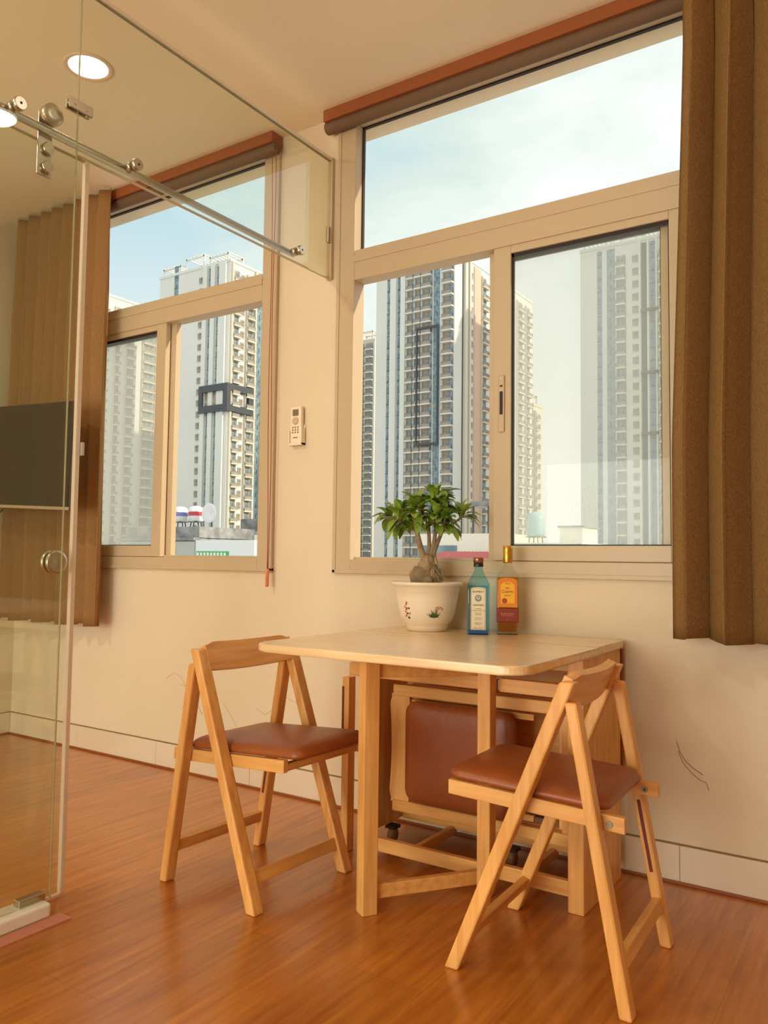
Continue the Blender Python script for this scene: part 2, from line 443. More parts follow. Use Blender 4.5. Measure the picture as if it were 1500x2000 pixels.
def balcony_unit(w, h, slab, back):
    """local x along the wall, outward -y"""
    m = MB()
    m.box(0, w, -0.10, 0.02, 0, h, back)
    m.box(w*0.42, w*0.97, -0.16, -0.10, 0.36, 2.5, T_GLASS)
    m.box(w*0.68, w*0.71, -0.20, -0.10, 0.36, 2.5, T_FRAME)
    m.box(-0.05, w+0.05, -1.15, 0.02, 0, 0.36, slab)
    m.box(-0.12, 0.06, -0.7, 0.02, 0.3, h+0.02, slab)
    for i in range(7): m.box(w*i/6-0.03, w*i/6+0.03, -1.12, -1.06, 0.36, 1.3, T_RAIL)
    m.box(0, w, -1.13, -1.05, 1.22, 1.32, T_RAIL)
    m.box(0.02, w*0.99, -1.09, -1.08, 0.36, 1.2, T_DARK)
    return m.build('balcony')
def window_unit(w, h, wall):
    m = MB()
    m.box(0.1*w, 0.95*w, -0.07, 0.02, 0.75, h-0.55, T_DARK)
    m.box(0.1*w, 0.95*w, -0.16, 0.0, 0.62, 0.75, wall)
    m.box(0.50*w, 0.54*w, -0.10, 0.0, 0.75, h-0.55, T_FRAME)
    return m.build('window')
def strip_unit(w, h, z0, z1, glass=None):
    m = MB(); m.box(0, w, -0.06, 0.02, z0, z1, glass or T_GLASS)
    z = z0+0.6
    while z < z1:
        m.box(0, w, -0.11, 0, z, z+0.18, T_FRAME if w < 2 else T_GLASS); m.box(w*0.45, w*0.52, -0.10, 0, z, min(z+1.6, z1), T_FRAME); z += h
    return m.build('glass_strip')

def tower(label, cat, x0, x1, y0, y1, ztop, xsegs, ysegs, h=3.1, zb=1.0, group=None, wallm=None, roof=True, ztops=None):
    """box tower; xsegs on the face looking at the room (positions along X), ysegs on the face looking +X (positions along Y)"""
    wallm = wallm or T_WHITE
    root = thing('apartment_tower', label, cat, ((x0+x1)/2, (y0+y1)/2, -14), 0, group)
    base = Vector(root.location)
    def place(o, loc, rz=0.0):
        o.parent = root; o.location = Vector(loc)-base; o.rotation_euler = (0, 0, rz); return o
    m = MB(); m.box(x0-base.x, x1-base.x, y0-base.y, y1-base.y, 0, ztop+14, wallm)
    # faint joints between the storeys
    m.build('wall', root)
    count = {'balcony': 0, 'window': 0}; extra = {'balcony': [], 'window': []}
    for face, segs in (('x', xsegs), ('y', ysegs)):
        for sg in segs:
            a, b, kind = sg[:3]; zt = sg[3] if len(sg) > 3 else ztop-1.0
            w = b-a; rz = 0.0 if face == 'x' else PI/2
            def loc(z, out=0.0): return (a, y0-out, z) if face == 'x' else (x1+out, a, z)
            if kind in ('bal', 'win'):
                n = int((zt-zb)/h)
                src = balcony_unit(w, h, T_BEIGE_SUN if face == 'y' else T_WHITE, T_DARK) if kind == 'bal' else window_unit(w, h, wallm)  # sides looking +X get beige: warm sunlight put into the colour
                nm = 'balcony' if kind == 'bal' else 'window'
                place(src, loc(zb), rz); count[nm] += 1
                for i in range(1, n):
                    if count[nm] < 100:
                        c = copy_part(src, root, Vector(loc(zb+i*h))-base, (0, 0, rz)); count[nm] += 1
                    else: extra[nm].append((src, Vector(loc(zb+i*h))-base, rz))
            elif kind in ('strip', 'blue'):
                place(strip_unit(w, h, 0, zt-(-14)), loc(-14), rz)
            elif kind == 'pier':
                m = MB(); m.box(0, w, -0.7, 0.05, 0, zt+14.6, T_BEIGE_SUN if face == 'y' else T_WHITE); place(m.build('pilaster'), loc(-14), rz)
            elif kind == 'groove':
                m = MB(); m.box(0, w, -0.1, 0.05, 0, zt+14, T_FRAME); place(m.build('downpipe'), loc(-14), rz)
            elif kind == 'pink':
                m = MB(); m.box(0, w, -0.3, 0.05, 0, zt+14, T_PINK); place(m.build('wall_panel'), loc(-14), rz)
    for nm, lst in extra.items():
        if lst:
            bm = bmesh.new(); mats = []
            for src, p, rz in lst:
                me = src.data.copy(); me.transform(Matrix.Translation(p) @ Matrix.Rotation(rz, 4, 'Z')); bm.from_mesh(me)
                mats = list(src.data.materials); bpy.data.meshes.remove(me)
            me = bpy.data.meshes.new(nm); bm.to_mesh(me); bm.free()
            for q in mats: me.materials.append(q)
            o = bpy.data.objects.new(nm, me); COL.objects.link(o); o.parent = root; o['kind'] = 'stuff'
    if roof:
        m = MB(); m.box(x0-base.x-0.2, x1-base.x+0.2, y0-base.y-0.2, y1-base.y+0.2, ztop+13.6, ztop+14.3, wallm)
        m.build('parapet', root)
        n = max(2, int((x1-x0)/7)); k = 0
        for i in range(n):
            a = x0+(x1-x0)*(i+0.12)/n; b = x0+(x1-x0)*(i+0.85)/n; hh = 2.4+1.2*(i % 2)
            m = MB()
            for xx in (a, b):
                for yy in (y0+0.5, y0+6): m.box(xx-base.x-0.2, xx-base.x+0.2, yy-base.y-0.2, yy-base.y+0.2, ztop+14, ztop+14+hh, wallm)
            m.box(a-base.x-0.3, b-base.x+0.3, y0+0.3-base.y, y0+0.8-base.y, ztop+14+hh-0.4, ztop+14+hh, wallm)
            m.box(a-base.x-0.3, b-base.x+0.3, y0+5.8-base.y, y0+6.3-base.y, ztop+14+hh-0.4, ztop+14+hh, wallm)
            xx = a
            while xx <= b+0.01:
                m.box(xx-base.x-0.15, xx-base.x+0.15, y0-base.y+0.3, y0-base.y+6.2, ztop+14+hh, ztop+14+hh+0.3, wallm); xx += (b-a)/5
            m.build('roof_frame', root)
    return root
# tower seen through the open half of the right window
tM = tower('tall white apartment tower, sunny side tinted beige, behind the potted plant in the right window', 'apartment tower',
      -121.2, -96.9, 178, 228, 81,
      [(-117.6, -116.3, 'strip'), (-116.3, -114.4, 'pier'), (-114.2, -113.0, 'strip'), (-113.0, -111.5, 'pier'), (-111.1, -109.1, 'bal'), (-108.7, -106.7, 'bal'),
       (-106.4, -103.5, 'bal'), (-103.1, -100.9, 'blue'), (-100.8, -100.4, 'pier'), (-100.2, -97.2, 'bal')],
      [(182.1, 182.6, 'groove'), (182.8, 184.2, 'pier'), (184.4, 184.9, 'groove'), (185.2, 186.2, 'pier'), (186.5, 188.3, 'win'), (188.6, 192.4, 'pink'), (192.8, 196.1, 'bal'),
       (216.1, 220.6, 'bal'), (222.3, 226.0, 'bal')])
m = MB(); bx, by = tM.location.x, tM.location.y
for a, b, c, d in ((-107.6, -107.2, 31.2, 61.2), (-101.3, -100.9, 31.2, 61.2), (-107.6, -100.9, 61.2, 61.8), (-107.6, -100.9, 30.6, 31.2)):
    m.box(a-bx, b-bx, 176.6-by, 177.1-by, c+14, d+14, T_FRAME)
m.build('facade_frame', tM)
tower('distant beige apartment tower half hidden by the sash, low beside the hazy pane', 'apartment tower', -116, -96.9, 229, 236, 49.5, [], [(229.4, 231.6, 'bal'), (232.4, 234.8, 'win')], wallm=T_BEIGE_SUN)
tower('farthest beige tower at the left edge of the right window', 'apartment tower', -196, -177.6, 260, 285, 89,
      [(-185.0, -182.6, 'bal'), (-181.8, -178.4, 'bal')], [], wallm=T_BEIGE_SUN)
tR = tower('pale apartment tower seen hazily through the dusty sliding pane of the right window', 'apartment tower', -67.9, -38, 190, 215, 78.5,
      [(-63.6, -62.4, 'strip'), (-61.2, -59.2, 'blue'), (-58.8, -56.6, 'bal'), (-55.2, -53.5, 'win'), (-53.3, -52.9, 'pier'), (-52.8, -51.5, 'groove'), (-51.4, -51.0, 'pier'), (-50.9, -49.6, 'blue'), (-49.4, -49.0, 'pier'), (-48.7, -45.3, 'bal')], [])
m = MB(); bx, by = tR.location.x, tR.location.y
for z_ in (31, 45.5, 60.5): m.box(-52.8-bx, -48.9-bx, 188.8-by, 190-by, z_+14, z_+14.6, T_FRAME)
m.build('facade_frame', tR)
tL = tower('white apartment tower with a dark double-height balcony box, in the left window', 'apartment tower', -178.6, -150.9, 152, 172, 80.8,
      [(-172.6, -171.0, 'strip', 83), (-162.9, -161.0, 'win'), (-160.6, -159.0, 'pier'), (-158.8, -157.8, 'strip'), (-157.6, -156.0, 'pier'), (-155.7, -154.7, 'strip'), (-154.5, -152.0, 'pier')],
      [(152.3, 152.8, 'pier'), (153.0, 155.6, 'bal'), (156.1, 157.8, 'win'), (158.3, 161.1, 'bal'), (161.4, 162.0, 'pier'), (162.2, 165.2, 'strip'), (165.6, 169.5, 'pink')])
m = MB(); bx, by = tL.location.x, tL.location.y
def frame_box(m, x0, x1, y0, y1, z0, z1, t, mt):
    for xx in (x0, x1-t):
        for yy in (y0, y1-t): m.box(xx, xx+t, yy, yy+t, z0+t*1.3, z1-t*1.3, mt)
    for zz in (z0, z1-t*1.3):
        for yy in (y0, y1-t): m.box(x0, x1, yy, yy+t, zz, zz+t*1.3, mt)
        for xx in (x0, x1-t): m.box(xx, xx+t, y0+t, y1-t, zz, zz+t*1.3, mt)
frame_box(m, -160.6-bx, -149.9-bx, 150.8-by, 160.6-by, 39.8+14, 47.2+14, 1.4, T_FRAME)
m.box(-159.2-bx, -151.3-bx, 152.2-by, 159.2-by, 45.4+14, 46.6+14, T_FRAME); m.box(-159.2-bx, -151.0-bx, 151.7-by, 151.95-by, 41.0+14, 45.4+14, T_DARK)
m.build('balcony_box', tL)
tower('grey-white apartment tower at the left edge of the left window, behind the hazy sash', 'apartment tower', -222, -205, 146, 174.4, 81.5, [],
      [(151.5, 154.5, 'bal'), (157.1, 159.2, 'bal'), (161.4, 164.7, 'bal'), (167.9, 172.6, 'bal'), (173.0, 174.2, 'pier')])

# low neighbouring roofs
R_GREY = noisy('corrugated_grey_roof', s2l(120, 122, 122), s2l(160, 160, 156), nscale=1.5, rough=0.6)
R_WHITE = mat('bright_white_wall', s2l(236, 238, 236), 0.7)
R_CREAM = mat('cream_wall', s2l(240, 232, 214), 0.7)
R_RED = mat('red_roof_tile', s2l(168, 92, 88), 0.7)
R_GREEN = mat('green_sheet', s2l(120, 196, 120), 0.6)
R_TEAL = mat('pale_blue_tank', s2l(170, 205, 208), 0.35)
GZ = -14
def building(name, label, cat, x0, x1, y0, y1, z1, wallm):
    t = thing(name, label, cat, ((x0+x1)/2, (y0+y1)/2, GZ))
    MB().box((x0-x1)/2, (x1-x0)/2, (y0-y1)/2, (y1-y0)/2, 0, z1-GZ, wallm).build('wall', t)
    return t
def roof_slats(t, name, x0, x1, y0, y1, z0, z1, m_, n):
    """corrugated sheet in the building's own coordinates, rising from the front edge to the back"""
    m = MB(); hz = 0.06
    for i in range(n):
        a = x0+(x1-x0)*i/n; b = x0+(x1-x0)*(i+0.55)/n
        m.bar(((a+b)/2, y0, z0), ((a+b)/2, y1, z1), (b-a), hz, m_, up=(0, -(z1-z0), (y1-y0)), bev=0, flat=False)
    m.bar(((x0+x1)/2, y0, z0-0.05), ((x0+x1)/2, y1, z1-0.05), x1-x0, 0.05, m_, up=(0, -(z1-z0), (y1-y0)), bev=0, flat=False)
    return m.build(name, t)
b1 = building('house', 'low grey house with dark corrugated roofs at the bottom of the left window', 'house', -57.0, -47.9, 45, 52, 2.3, mat('grey_wall', s2l(186, 188, 182), 0.8))
m = MB(); m.box(-4.6, 4.5, -3.6, 3.5, 16.35, 16.6, R_GREY); m.box(-4.5, 4.5, -3.0, 3.5, 16.55, 17.5, R_GREY)
m.build('roof', b1)
MB().box(-2.8, 2.3, -3.56, -3.48, 15.1, 15.7, T_FRAME).build('window', b1)
b2 = building('house', 'bright white house with a green sign band at the bottom of the left window', 'house', -47.8, -41.5, 45, 50, 2.38, R_WHITE)
m = MB(); m.box(-3.0, 0.5, -2.56, -2.5, 15.0, 15.5, mat('green_sign', s2l(70, 180, 100), 0.5))
for i in range(9): m.box(-2.9+i*0.37, -2.68+i*0.37, -2.60, -2.55, 15.1+0.06*(i % 2), 15.4, R_WHITE)
m.build('sign_band', b2)
b3 = building('rooftop_shed', 'small grey corrugated shed with a green side on the roofs in the left window', 'shed', -50.6, -47.2, 53, 56, 4.5, R_GREY)
MB().box(0.6, 1.72, -1.55, 1.5, 16.6, 18.55, R_GREEN).build('side_panel', b3)
b4 = building('house', 'cream house with flat roof at the lower right of the left window', 'house', -46.6, -41.0, 50.5, 56, 3.0, R_CREAM)
MB().box(-2.8, 2.8, -2.8, 2.8, 17.0, 17.25, T_GLASS).build('roof', b4)
def tank(x, y, z, label, band):
    t = thing('water_tank', label, 'water tank', (x, y, z), 0)
    m = MB(); m.lathe([(0.02, 2.05), (0.32, 2.0), (0.6, 1.85), (0.66, 1.7), (0.66, 0.75), (0.55, 0.62)], R_WHITE, (0, 0, 0), 20); m.build('tank', t)
    MB().lathe([(0.675, 1.15), (0.675, 1.5)], band, (0, 0, 0), 20, cap=False).build('band', t)
    m = MB()
    for a in range(4): m.bar((0.55*math.cos(a*PI/2+.4), 0.55*math.sin(a*PI/2+.4), 0), (0.45*math.cos(a*PI/2+.4), 0.45*math.sin(a*PI/2+.4), 0.65), 0.07, 0.07, T_FRAME, bev=0)
    m.box(-0.5, 0.5, -0.5, 0.5, 0.6, 0.68, T_FRAME); m.build('stand', t); return t
tank(-54.6, 49.5, 3.5, 'white rooftop water tank with blue band, left of the pair in the left window', mat('blue_band', s2l(120, 130, 190), 0.5))
tank(-52.6, 49.5, 3.5, 'white rooftop water tank with red band, right of the pair in the left window', mat('red_band', s2l(200, 70, 80), 0.5))
t = thing('satellite_dish', 'white round satellite dish on the roof in the left window', 'satellite dish', (-50.8, 49.5, 3.5))
m = MB(); m.lathe([(0.05, 0.0), (0.45, -0.08), (0.85, -0.25), (0.87, -0.24), (0.45, -0.04), (0.05, 0.04)], R_WHITE, (0, 0, 1.35), 24, 'y', cap=False); m.build('dish', t)
MB().bar((0, 0.1, 0), (0, 0.1, 1.3), 0.08, 0.08, T_FRAME, bev=0).build('mast', t)
b5 = building('house', 'white house with a balcony between the plant and the sash in the right window', 'house', -25.2, -19.6, 42, 48, 2.6, R_CREAM)
MB().box(-2.9, -0.2, -3.05, -2.95, 14.9, 15.9, T_GLASS).build('window', b5)
m = MB(); m.box(0.6, 1.9, -2.9, -0.5, 18.2, 18.5, R_GREY); m.box(0.7, 0.8, -2.8, -2.7, 16.4, 18.2, T_FRAME); m.box(1.7, 1.8, -2.8, -2.7, 16.4, 18.2, T_FRAME); m.build('rooftop_canopy', b5)
t = building('house', 'low house with a red tiled roof just right of the potted plant', 'house', -22.4, -18.8, 38, 41, 0.9, R_CREAM)
roof_slats(t, 'roof', -1.9, 1.9, -1.7, 0.6, 14.85, 15.5, R_RED, 22)
b6 = building('house', 'pale house with rooftop blocks seen through the dusty sliding pane', 'house', -18.6, -14.6, 41, 47, 1.95, R_WHITE)
m = MB(); m.box(-2.0, 2.0, -3.0, 3.0, 15.9, 16.02, R_WHITE); m.box(0.2, 1.5, -1.5, 1, 15.98, 16.9, R_CREAM); m.box(0.1, 1.6, -1.6, 1.1, 16.9, 17.0, R_GREY); m.build('rooftop_block', b6)
t = thing('water_tank', 'pale blue round-topped water tank seen through the dusty sliding pane', 'water tank', (-17.7, 42.2, 2.05))
MB().lathe([(0.02, 1.75), (0.25, 1.7), (0.45, 1.55), (0.50, 1.35), (0.50, 0.45), (0.42, 0.3)], R_TEAL, (0, 0, 0), 20).build('tank', t)
m = MB()
for a in range(4): m.bar((0.4*math.cos(a*PI/2+.7), 0.4*math.sin(a*PI/2+.7), 0), (0.36*math.cos(a*PI/2+.7), 0.36*math.sin(a*PI/2+.7), 0.35), 0.05, 0.05, R_GREY, bev=0)
m.box(-0.45, 0.45, -0.45, 0.45, 0.3, 0.36, R_GREY); m.build('stand', t)

# ------------------------------------------------------------------ glass partition
XG = -2.047
part = thing('glass_partition', 'fixed frameless glass partition panels with transom running to the window wall', 'glass partition', (XG, 1.4, 0))
def gp(name, x0, x1, y0, y1, z0, z1, m, bev=0.0, parent=part, label=None):
    return MB().box(x0-XG, x1-XG, y0-1.4, y1-1.4, z0, z1, m, bev).build(name, parent, label)
gp('fixed_panel', XG-0.005, XG+0.005, -0.9, 1.412, 0.042, 2.700, GLASS_P)
gp('transom_panel', XG-0.005, XG+0.005, 1.416, 2.648, 2.190, 2.700, GLASS_P)
m = MB()
for a in ((XG-0.006, XG+0.006, -0.9, 1.412, 2.700, 2.703), (XG-0.003, XG+0.003, 1.4125, 1.4145, 0.042, 2.7)): m.box(a[0]-XG, a[1]-XG, a[2]-1.4, a[3]-1.4, a[4], a[5], GLASS_EDGE)
m.build('panel_edge', part)
m = MB()
for a in ((XG-0.006, XG+0.006, 1.416, 2.648, 2.700, 2.703), (XG-0.006, XG+0.006, 1.416, 2.648, 2.187, 2.190)): m.box(a[0]-XG, a[1]-XG, a[2]-1.4, a[3]-1.4, a[4], a[5], GLASS_EDGE)
m.build('panel_edge', part)
m = MB(); m.box(-0.013, 0.013, 2.642-1.4, 2.66-1.4, 2.185, 2.715, FRAME, 0.001); m.build('wall_channel', part)
m = MB(); m.box(-0.012, 0.012, -2.3, 2.642-1.4, 2.703, 2.712, SEAL, 0.001); m.build('top_seal', part)
m = MB(); m.box(0.006, 0.014, 2.612-1.4, 2.632-1.4, 2.335, 2.405, mat('dull_metal', s2l(150, 136, 108), 0.5, 0.3), 0.002); m.build('wall_clip', part)
m = MB(); m.box(0.005, 0.012, 1.378-1.4, 1.458-1.4, 2.318, 2.350, CHROME, 0.002); m.box(-0.012, -0.005, 1.378-1.4, 1.458-1.4, 2.318, 2.350, CHROME, 0.002)
for yy in (1.398, 1.438): m.lathe([(0.004, 0.012), (0.004, 0.0145)], ALU, (0, yy-1.4, 2.334), 14, 'x')
m.build('joining_clip', part)
# rail on standoffs, behind the glass
m = MB(); m.tube([(-0.042, -2.2, 2.246), (-0.042, 2.46-1.4, 2.242)], 0.0125, CHROME, 18); m.build('rail', part)
for yy in (0.42, 1.222, 1.625, 2.442):
    m = MB(); zz = 2.247-(yy-1.2)*0.004
    m.lathe([(0.019, 0.005), (0.0195, 0.009), (0.0195, 0.018), (0.017, 0.021)], CHROME, (0, yy-1.4, zz), 28, 'x')
    m.lathe([(0.004, 0.0205), (0.004, 0.0215)], GASKET, (0, yy-1.4, zz), 10, 'x')
    m.lathe([(0.016, -0.03), (0.016, -0.005)], CHROME, (0, yy-1.4, zz), 24, 'x')
    m.build('standoff', part)
SILLM = noisy('white_marble', s2l(232, 226, 208), s2l(242, 238, 224), nscale=9, rough=0.2)
m = MB(); m.box(-0.055, 0.03, -2.3, 0.0, 0, 0.040, SILLM, 0.008, 3); m.build('sill', part)
m = MB(); m.box(-0.035, -0.006, -0.075, 0.005, 0.036, 0.058, CHROME, 0.002); m.build('floor_guide', part)
tag(MB().box(XG+0.032, XG+0.085, 0.1, 1.425, 0.0, 0.004, mat('pink_threshold_strip', s2l(196, 128, 100), 0.5)).build('threshold_strip'), 'flat pinkish threshold strip on the floor along the white sill', 'threshold strip')

XD = -2.112
door = thing('sliding_glass_door', 'frameless sliding glass door with round knob and clear edge seal, hung on the rail', 'glass door', (XD, 1.1, 0))
MB().box(-0.005, 0.005, -0.45, 0.388, 0.014, 2.215, GLASS_P).build('door_panel', door)
m = MB(); m.box(-0.008, 0.008, 0.386, 0.402, 0.012, 2.217, SEAL, 0.003); m.box(-0.012, -0.006, 0.396, 0.408, 0.012, 2.217, SEAL, 0.002); m.build('edge_seal', door)
m = MB()
m.box(-0.006, 0.006, -0.45, 0.388, 0.008, 0.014, SEAL); m.box(-0.006, 0.006, -0.45, 0.388, 2.215, 2.218, GLASS_EDGE); m.build('bottom_seal', door)
m = MB(); m.box(-0.016, 0.016, 0.402, 0.412, 1.305, 1.345, mat('grey_magnet', s2l(206, 200, 196), 0.4), 0.002); m.build('catch', door)
def knob(yy, zz, r):
    m = MB()
    for sgn in (-1, 1):
        pr = [(r*0.9, 0.005), (r, 0.007), (r, 0.016), (r*0.92, 0.019), (r*0.75, 0.0195), (r*0.05, 0.016)]
        m.lathe([(a, sgn*b) for a, b in pr], CHROME, (0, yy, zz), 32, 'x')
    return m.build('knob', door)
knob(0.332, 0.982, 0.034)
for oy in (0.252, -0.33):
    m = MB()
    m.lathe([(0.030, -0.003), (0.032, 0.0), (0.032, 0.018), (0.026, 0.021), (0.01, 0.021)], CHROME, (0.022, oy, 2.291), 32, 'x')
    w_ = m.build('roller', door)
    m = MB(); m.box(0.006, 0.012, oy-0.030, oy+0.016, 2.11, 2.30, CHROME, 0.002)
    m.build('hanger_plate', door)
    for zz in (2.193, 2.137):
        m = MB(); m.lathe([(0.016, -0.014), (0.018, -0.005)], CHROME, (0, oy, zz), 24, 'x'); m.lathe([(0.018, 0.012), (0.0185, 0.022), (0.016, 0.026)], CHROME, (0, oy, zz), 24, 'x')
        m.build('fixing_knob', door)

# ------------------------------------------------------------------ downlights
LAMP = bpy.data.materials.new('lamp_diffuser'); LAMP.use_nodes = True
_b = LAMP.node_tree.nodes['Principled BSDF']; _b.inputs['Emission Color'].default_value = (1, 0.93, 0.86, 1); _b.inputs['Emission Strength'].default_value = 5.0
LTRIM = mat('lamp_trim', s2l(226, 200, 170), 0.4)
def downlight(x, y, label, power=15):
    t = thing('downlight', label, 'ceiling light', (x, y, H), 0)
    m = MB(); m.lathe([(0.075, 0.0), (0.092, 0.0), (0.093, -0.003), (0.086, -0.006), (0.076, -0.004), (0.072, -0.001)], LTRIM, (0, 0, 0), 40, cap=False); m.build('trim_ring', t)
    m = MB(); m.lathe([(0.0735, -0.0005), (0.0735, -0.0025)], LAMP, (0, 0, 0), 40); m.build('diffuser', t)
    d = bpy.data.lights.new('lamp_light', 'AREA'); d.shape = 'DISK'; d.size = 0.14; d.energy = power; d.color = (1, 0.93, 0.80)
    l_ = bpy.data.objects.new('lamp_light', d); COL.objects.link(l_); l_.parent = t; l_.location = (0, 0, -0.012)
downlight(-2.63, 1.855, 'round white downlight glowing in the ceiling behind the glass panel', 2.5)
downlight(-0.835, 1.86, 'round downlight above the dining table, mirrored in the glass partition', 1.5)
downlight(0.9, 0.0, 'round downlight in the ceiling to the right of the photographer', 6)
downlight(-2.63, 0.0, 'round downlight in the ceiling inside the glass partition, near the photographer', 27)

# ------------------------------------------------------------------ blinds, curtains, cord
BL_O = mat('blind_fabric_orange_brown', s2l(152, 86, 42), 0.8)
BL_D = mat('blind_bottom_brown', s2l(112, 86, 62), 0.75)
def blind(x0, x1, label):
    t = thing('roller_blind', label, 'blind', ((x0+x1)/2, YW, 2.85)); w = (x1-x0)/2
    MB().box(-w, w, -0.075, -0.002, -0.002, 0.047, BL_O, 0.002).build('headbox', t)
    m = MB(); m.lathe([(0.024, -w-0.004), (0.026, -w), (0.026, w), (0.024, w+0.004)], BL_D, (0, -0.040, -0.018), 20, 'x'); m.build('roll', t)
    return t
blind(-2.045, -0.50, 'orange-brown roller blind rolled up above the right window')
t = blind(-3.95, -2.332, 'orange-brown roller blind rolled up above the left window')
RED = mat('red_cord', s2l(160, 78, 52), 0.6)
m = MB()
for dx in (-0.008, 0.010):
    pts = []
    for i in range(17):
        f = i/16; pts.append((dx*(1-0.45*f)+0.004*math.sin(f*9+dx*90), -0.052+0.012*f, -0.02-f*1.88))
    m.tube(pts, 0.0018, RED, 6)
cord = thing('blind_cord', 'thin reddish blind pull cord hanging between the two windows', 'cord', (-2.338, YW, 2.85))
m.build('cord', cord)
m = MB(); m.lathe([(0.004, 0.03), (0.011, 0.024), (0.011, 0.016), (0.008, 0.008), (0.008, -0.045), (0.005, -0.048)], mat('clear_tassel', s2l(226, 140, 104), 0.3), (0, -0.040, -1.925), 14); m.build('tassel', cord)

CURTAIN_LIT = cloth('curtain_sunlit_linen', s2l(176, 136, 86), s2l(196, 154, 102), 0.4)  # same linen, made lighter: sunlight put into the left curtain's colour
def curtain(name, label, xa, xb, zb, yc, n, amp, flare=0.0, seed=0, zt=2.885, fabric=None):
    rnd = random.Random(seed); NU = n*16; NV = 44
    ph = [rnd.uniform(-0.5, 0.5) for _ in range(n+1)]
    am = [rnd.uniform(0.65, 1.25) for _ in range(n+1)]
    bm = bmesh.new(); grid = []
    for j in range(NV+1):
        v = j/NV; z = zt+(zb-zt)*v; row = []
        for i in range(NU+1):
            u = i/NU; k = u*n; ki = min(int(k), n); fr = k-ki
            A = amp*(am[ki]*(1-fr)+am[min(ki+1, n)]*fr)
            drift = (ph[ki]*(1-fr)+ph[min(ki+1, n)]*fr)*0.35*v
            a = 2*PI*(k+drift)
            s_ = math.sin(a); s_ = math.copysign(abs(s_)**0.75, s_)
            env = 0.55+0.45*min(1, v*4)
            x = xa+(xb-xa)*u + 0.25*amp*math.sin(2*a)*env + flare*(1-u)*min(1, max(0, (v-0.12)/0.6))
            y = yc-A*s_*env + 0.006*math.sin(5*v+3*u)
            row.append(bm.verts.new((x, y, z+(0.006*math.sin(a*0.5) if j == NV else 0))))
        grid.append(row)
    for j in range(NV):
        for i in range(NU):
            f = bm.faces.new((grid[j][i], grid[j][i+1], grid[j+1][i+1], grid[j+1][i])); f.smooth = True
    me = bpy.data.meshes.new(name); bm.to_mesh(me); bm.free(); me.materials.append(fabric or CURTAIN)
    o = bpy.data.objects.new(name, me); COL.objects.link(o)
    md = o.modifiers.new('thickness', 'SOLIDIFY'); md.thickness = 0.003
    return tag(o, label, 'curtain')
curtain('curtain', 'dark brown full-height curtain at the right of the right window', -0.565, 0.34, 0.772, 2.52, 8, 0.048, -0.040, 3)
curtain('curtain', 'curtain with sunlight in its tan colour at the left of the left window, behind the glass door', -4.185, -3.385, 0.655, 2.545, 8, 0.042, 0.0, 5, fabric=CURTAIN_LIT)
def tie(): pass

# ------------------------------------------------------------------ television
TVB = mat('tv_screen', s2l(26, 26, 22), 0.25, spec=0.5); TVF = mat('tv_bezel', s2l(178, 156, 124), 0.4)
tv = thing('television', 'dark flat television hung before the tan curtain, seen through the glass door', 'television', (-3.775, 2.33, 1.50))
tv.rotation_euler = (0, math.radians(2.8), 0)
m = MB(); m.box(-0.455, 0.455, 0.0, 0.030, -0.262, 0.262, mat('tv_case', s2l(40, 38, 34), 0.5), 0.004); m.build('case', tv)
m = MB(); m.box(-0.447, 0.447, -0.004, 0.0, -0.245, 0.255, TVB); m.build('screen', tv)
m = MB(); m.box(-0.455, 0.455, -0.006, 0.0, -0.262, -0.247, TVF, 0.001); m.build('bottom_trim', tv)
m = MB(); m.box(-0.05, 0.05, 0.030, 0.065, -0.05, 0.05, GASKET); m.bar((0, 0.06, 0), (-0.20, 0.14, 0), 0.03, 0.04, GASKET, up=(0, 0, 1)); m.bar((-0.20, 0.14, 0.0), (-0.49, 0.10, 0.02), 0.03, 0.04, GASKET, up=(0, 0, 1)); m.build('wall_arm', tv)
m = MB(); m.tube([(-4.262, 2.0, 1.03), (-4.2, 2.10, 1.02), (-4.1, 2.22, 1.03), (-4.02, 2.26, 1.06), (-3.94, 2.27, 1.075)], 0.004, GASKET, 8)
tag(m.build('cable'), 'black cable end sticking out below the television', 'cable')
m = MB(); m.tube([(-4.0, 2.40, 1.24), (-4.03, 2.38, 1.20), (-4.08, 2.32, 1.14), (-4.16, 2.2, 1.10), (-4.262, 2.1, 1.1)], 0.004, GASKET, 8)
tag(m.build('cable'), 'black cable hanging from the back of the television to the left wall', 'cable')

# ------------------------------------------------------------------ remote in wall holder
rc = thing('remote_control', 'white air conditioner remote in a wall cradle between the windows', 'remote control', (-2.206, YW, 1.486))
m = MB(); m.box(-0.030, 0.030, -0.026, -0.006, 0.012, 0.168, WHITE_PL, 0.005, 3); m.build('body', rc)
m = MB(); m.box(-0.036, 0.036, -0.006, 0.0, 0.0, 0.09, WHITE_PL, 0.002); m.box(-0.036, -0.031, -0.030, 0.0, 0.0, 0.065, WHITE_PL, 0.0015); m.box(0.031, 0.036, -0.030, 0.0, 0.0, 0.075, WHITE_PL, 0.0015)
m.box(-0.036, 0.036, -0.030, 0.0, 0.0, 0.012, WHITE_PL, 0.002); m.build('cradle', rc)
MB().box(-0.017, 0.015, -0.0275, -0.0255, 0.128, 0.156, mat('lcd', s2l(120, 108, 76), 0.3), 0.0005).build('display', rc)
m = MB(); m.lathe([(0.017, -0.0262), (0.016, -0.0285), (0.006, -0.029)], mat('beige_button', s2l(204, 178, 140), 0.5), (-0.001, 0, 0.106), 24, 'y'); m.build('dial_button', rc)
BTN = mat('brown_button', s2l(150, 124, 88), 0.5)
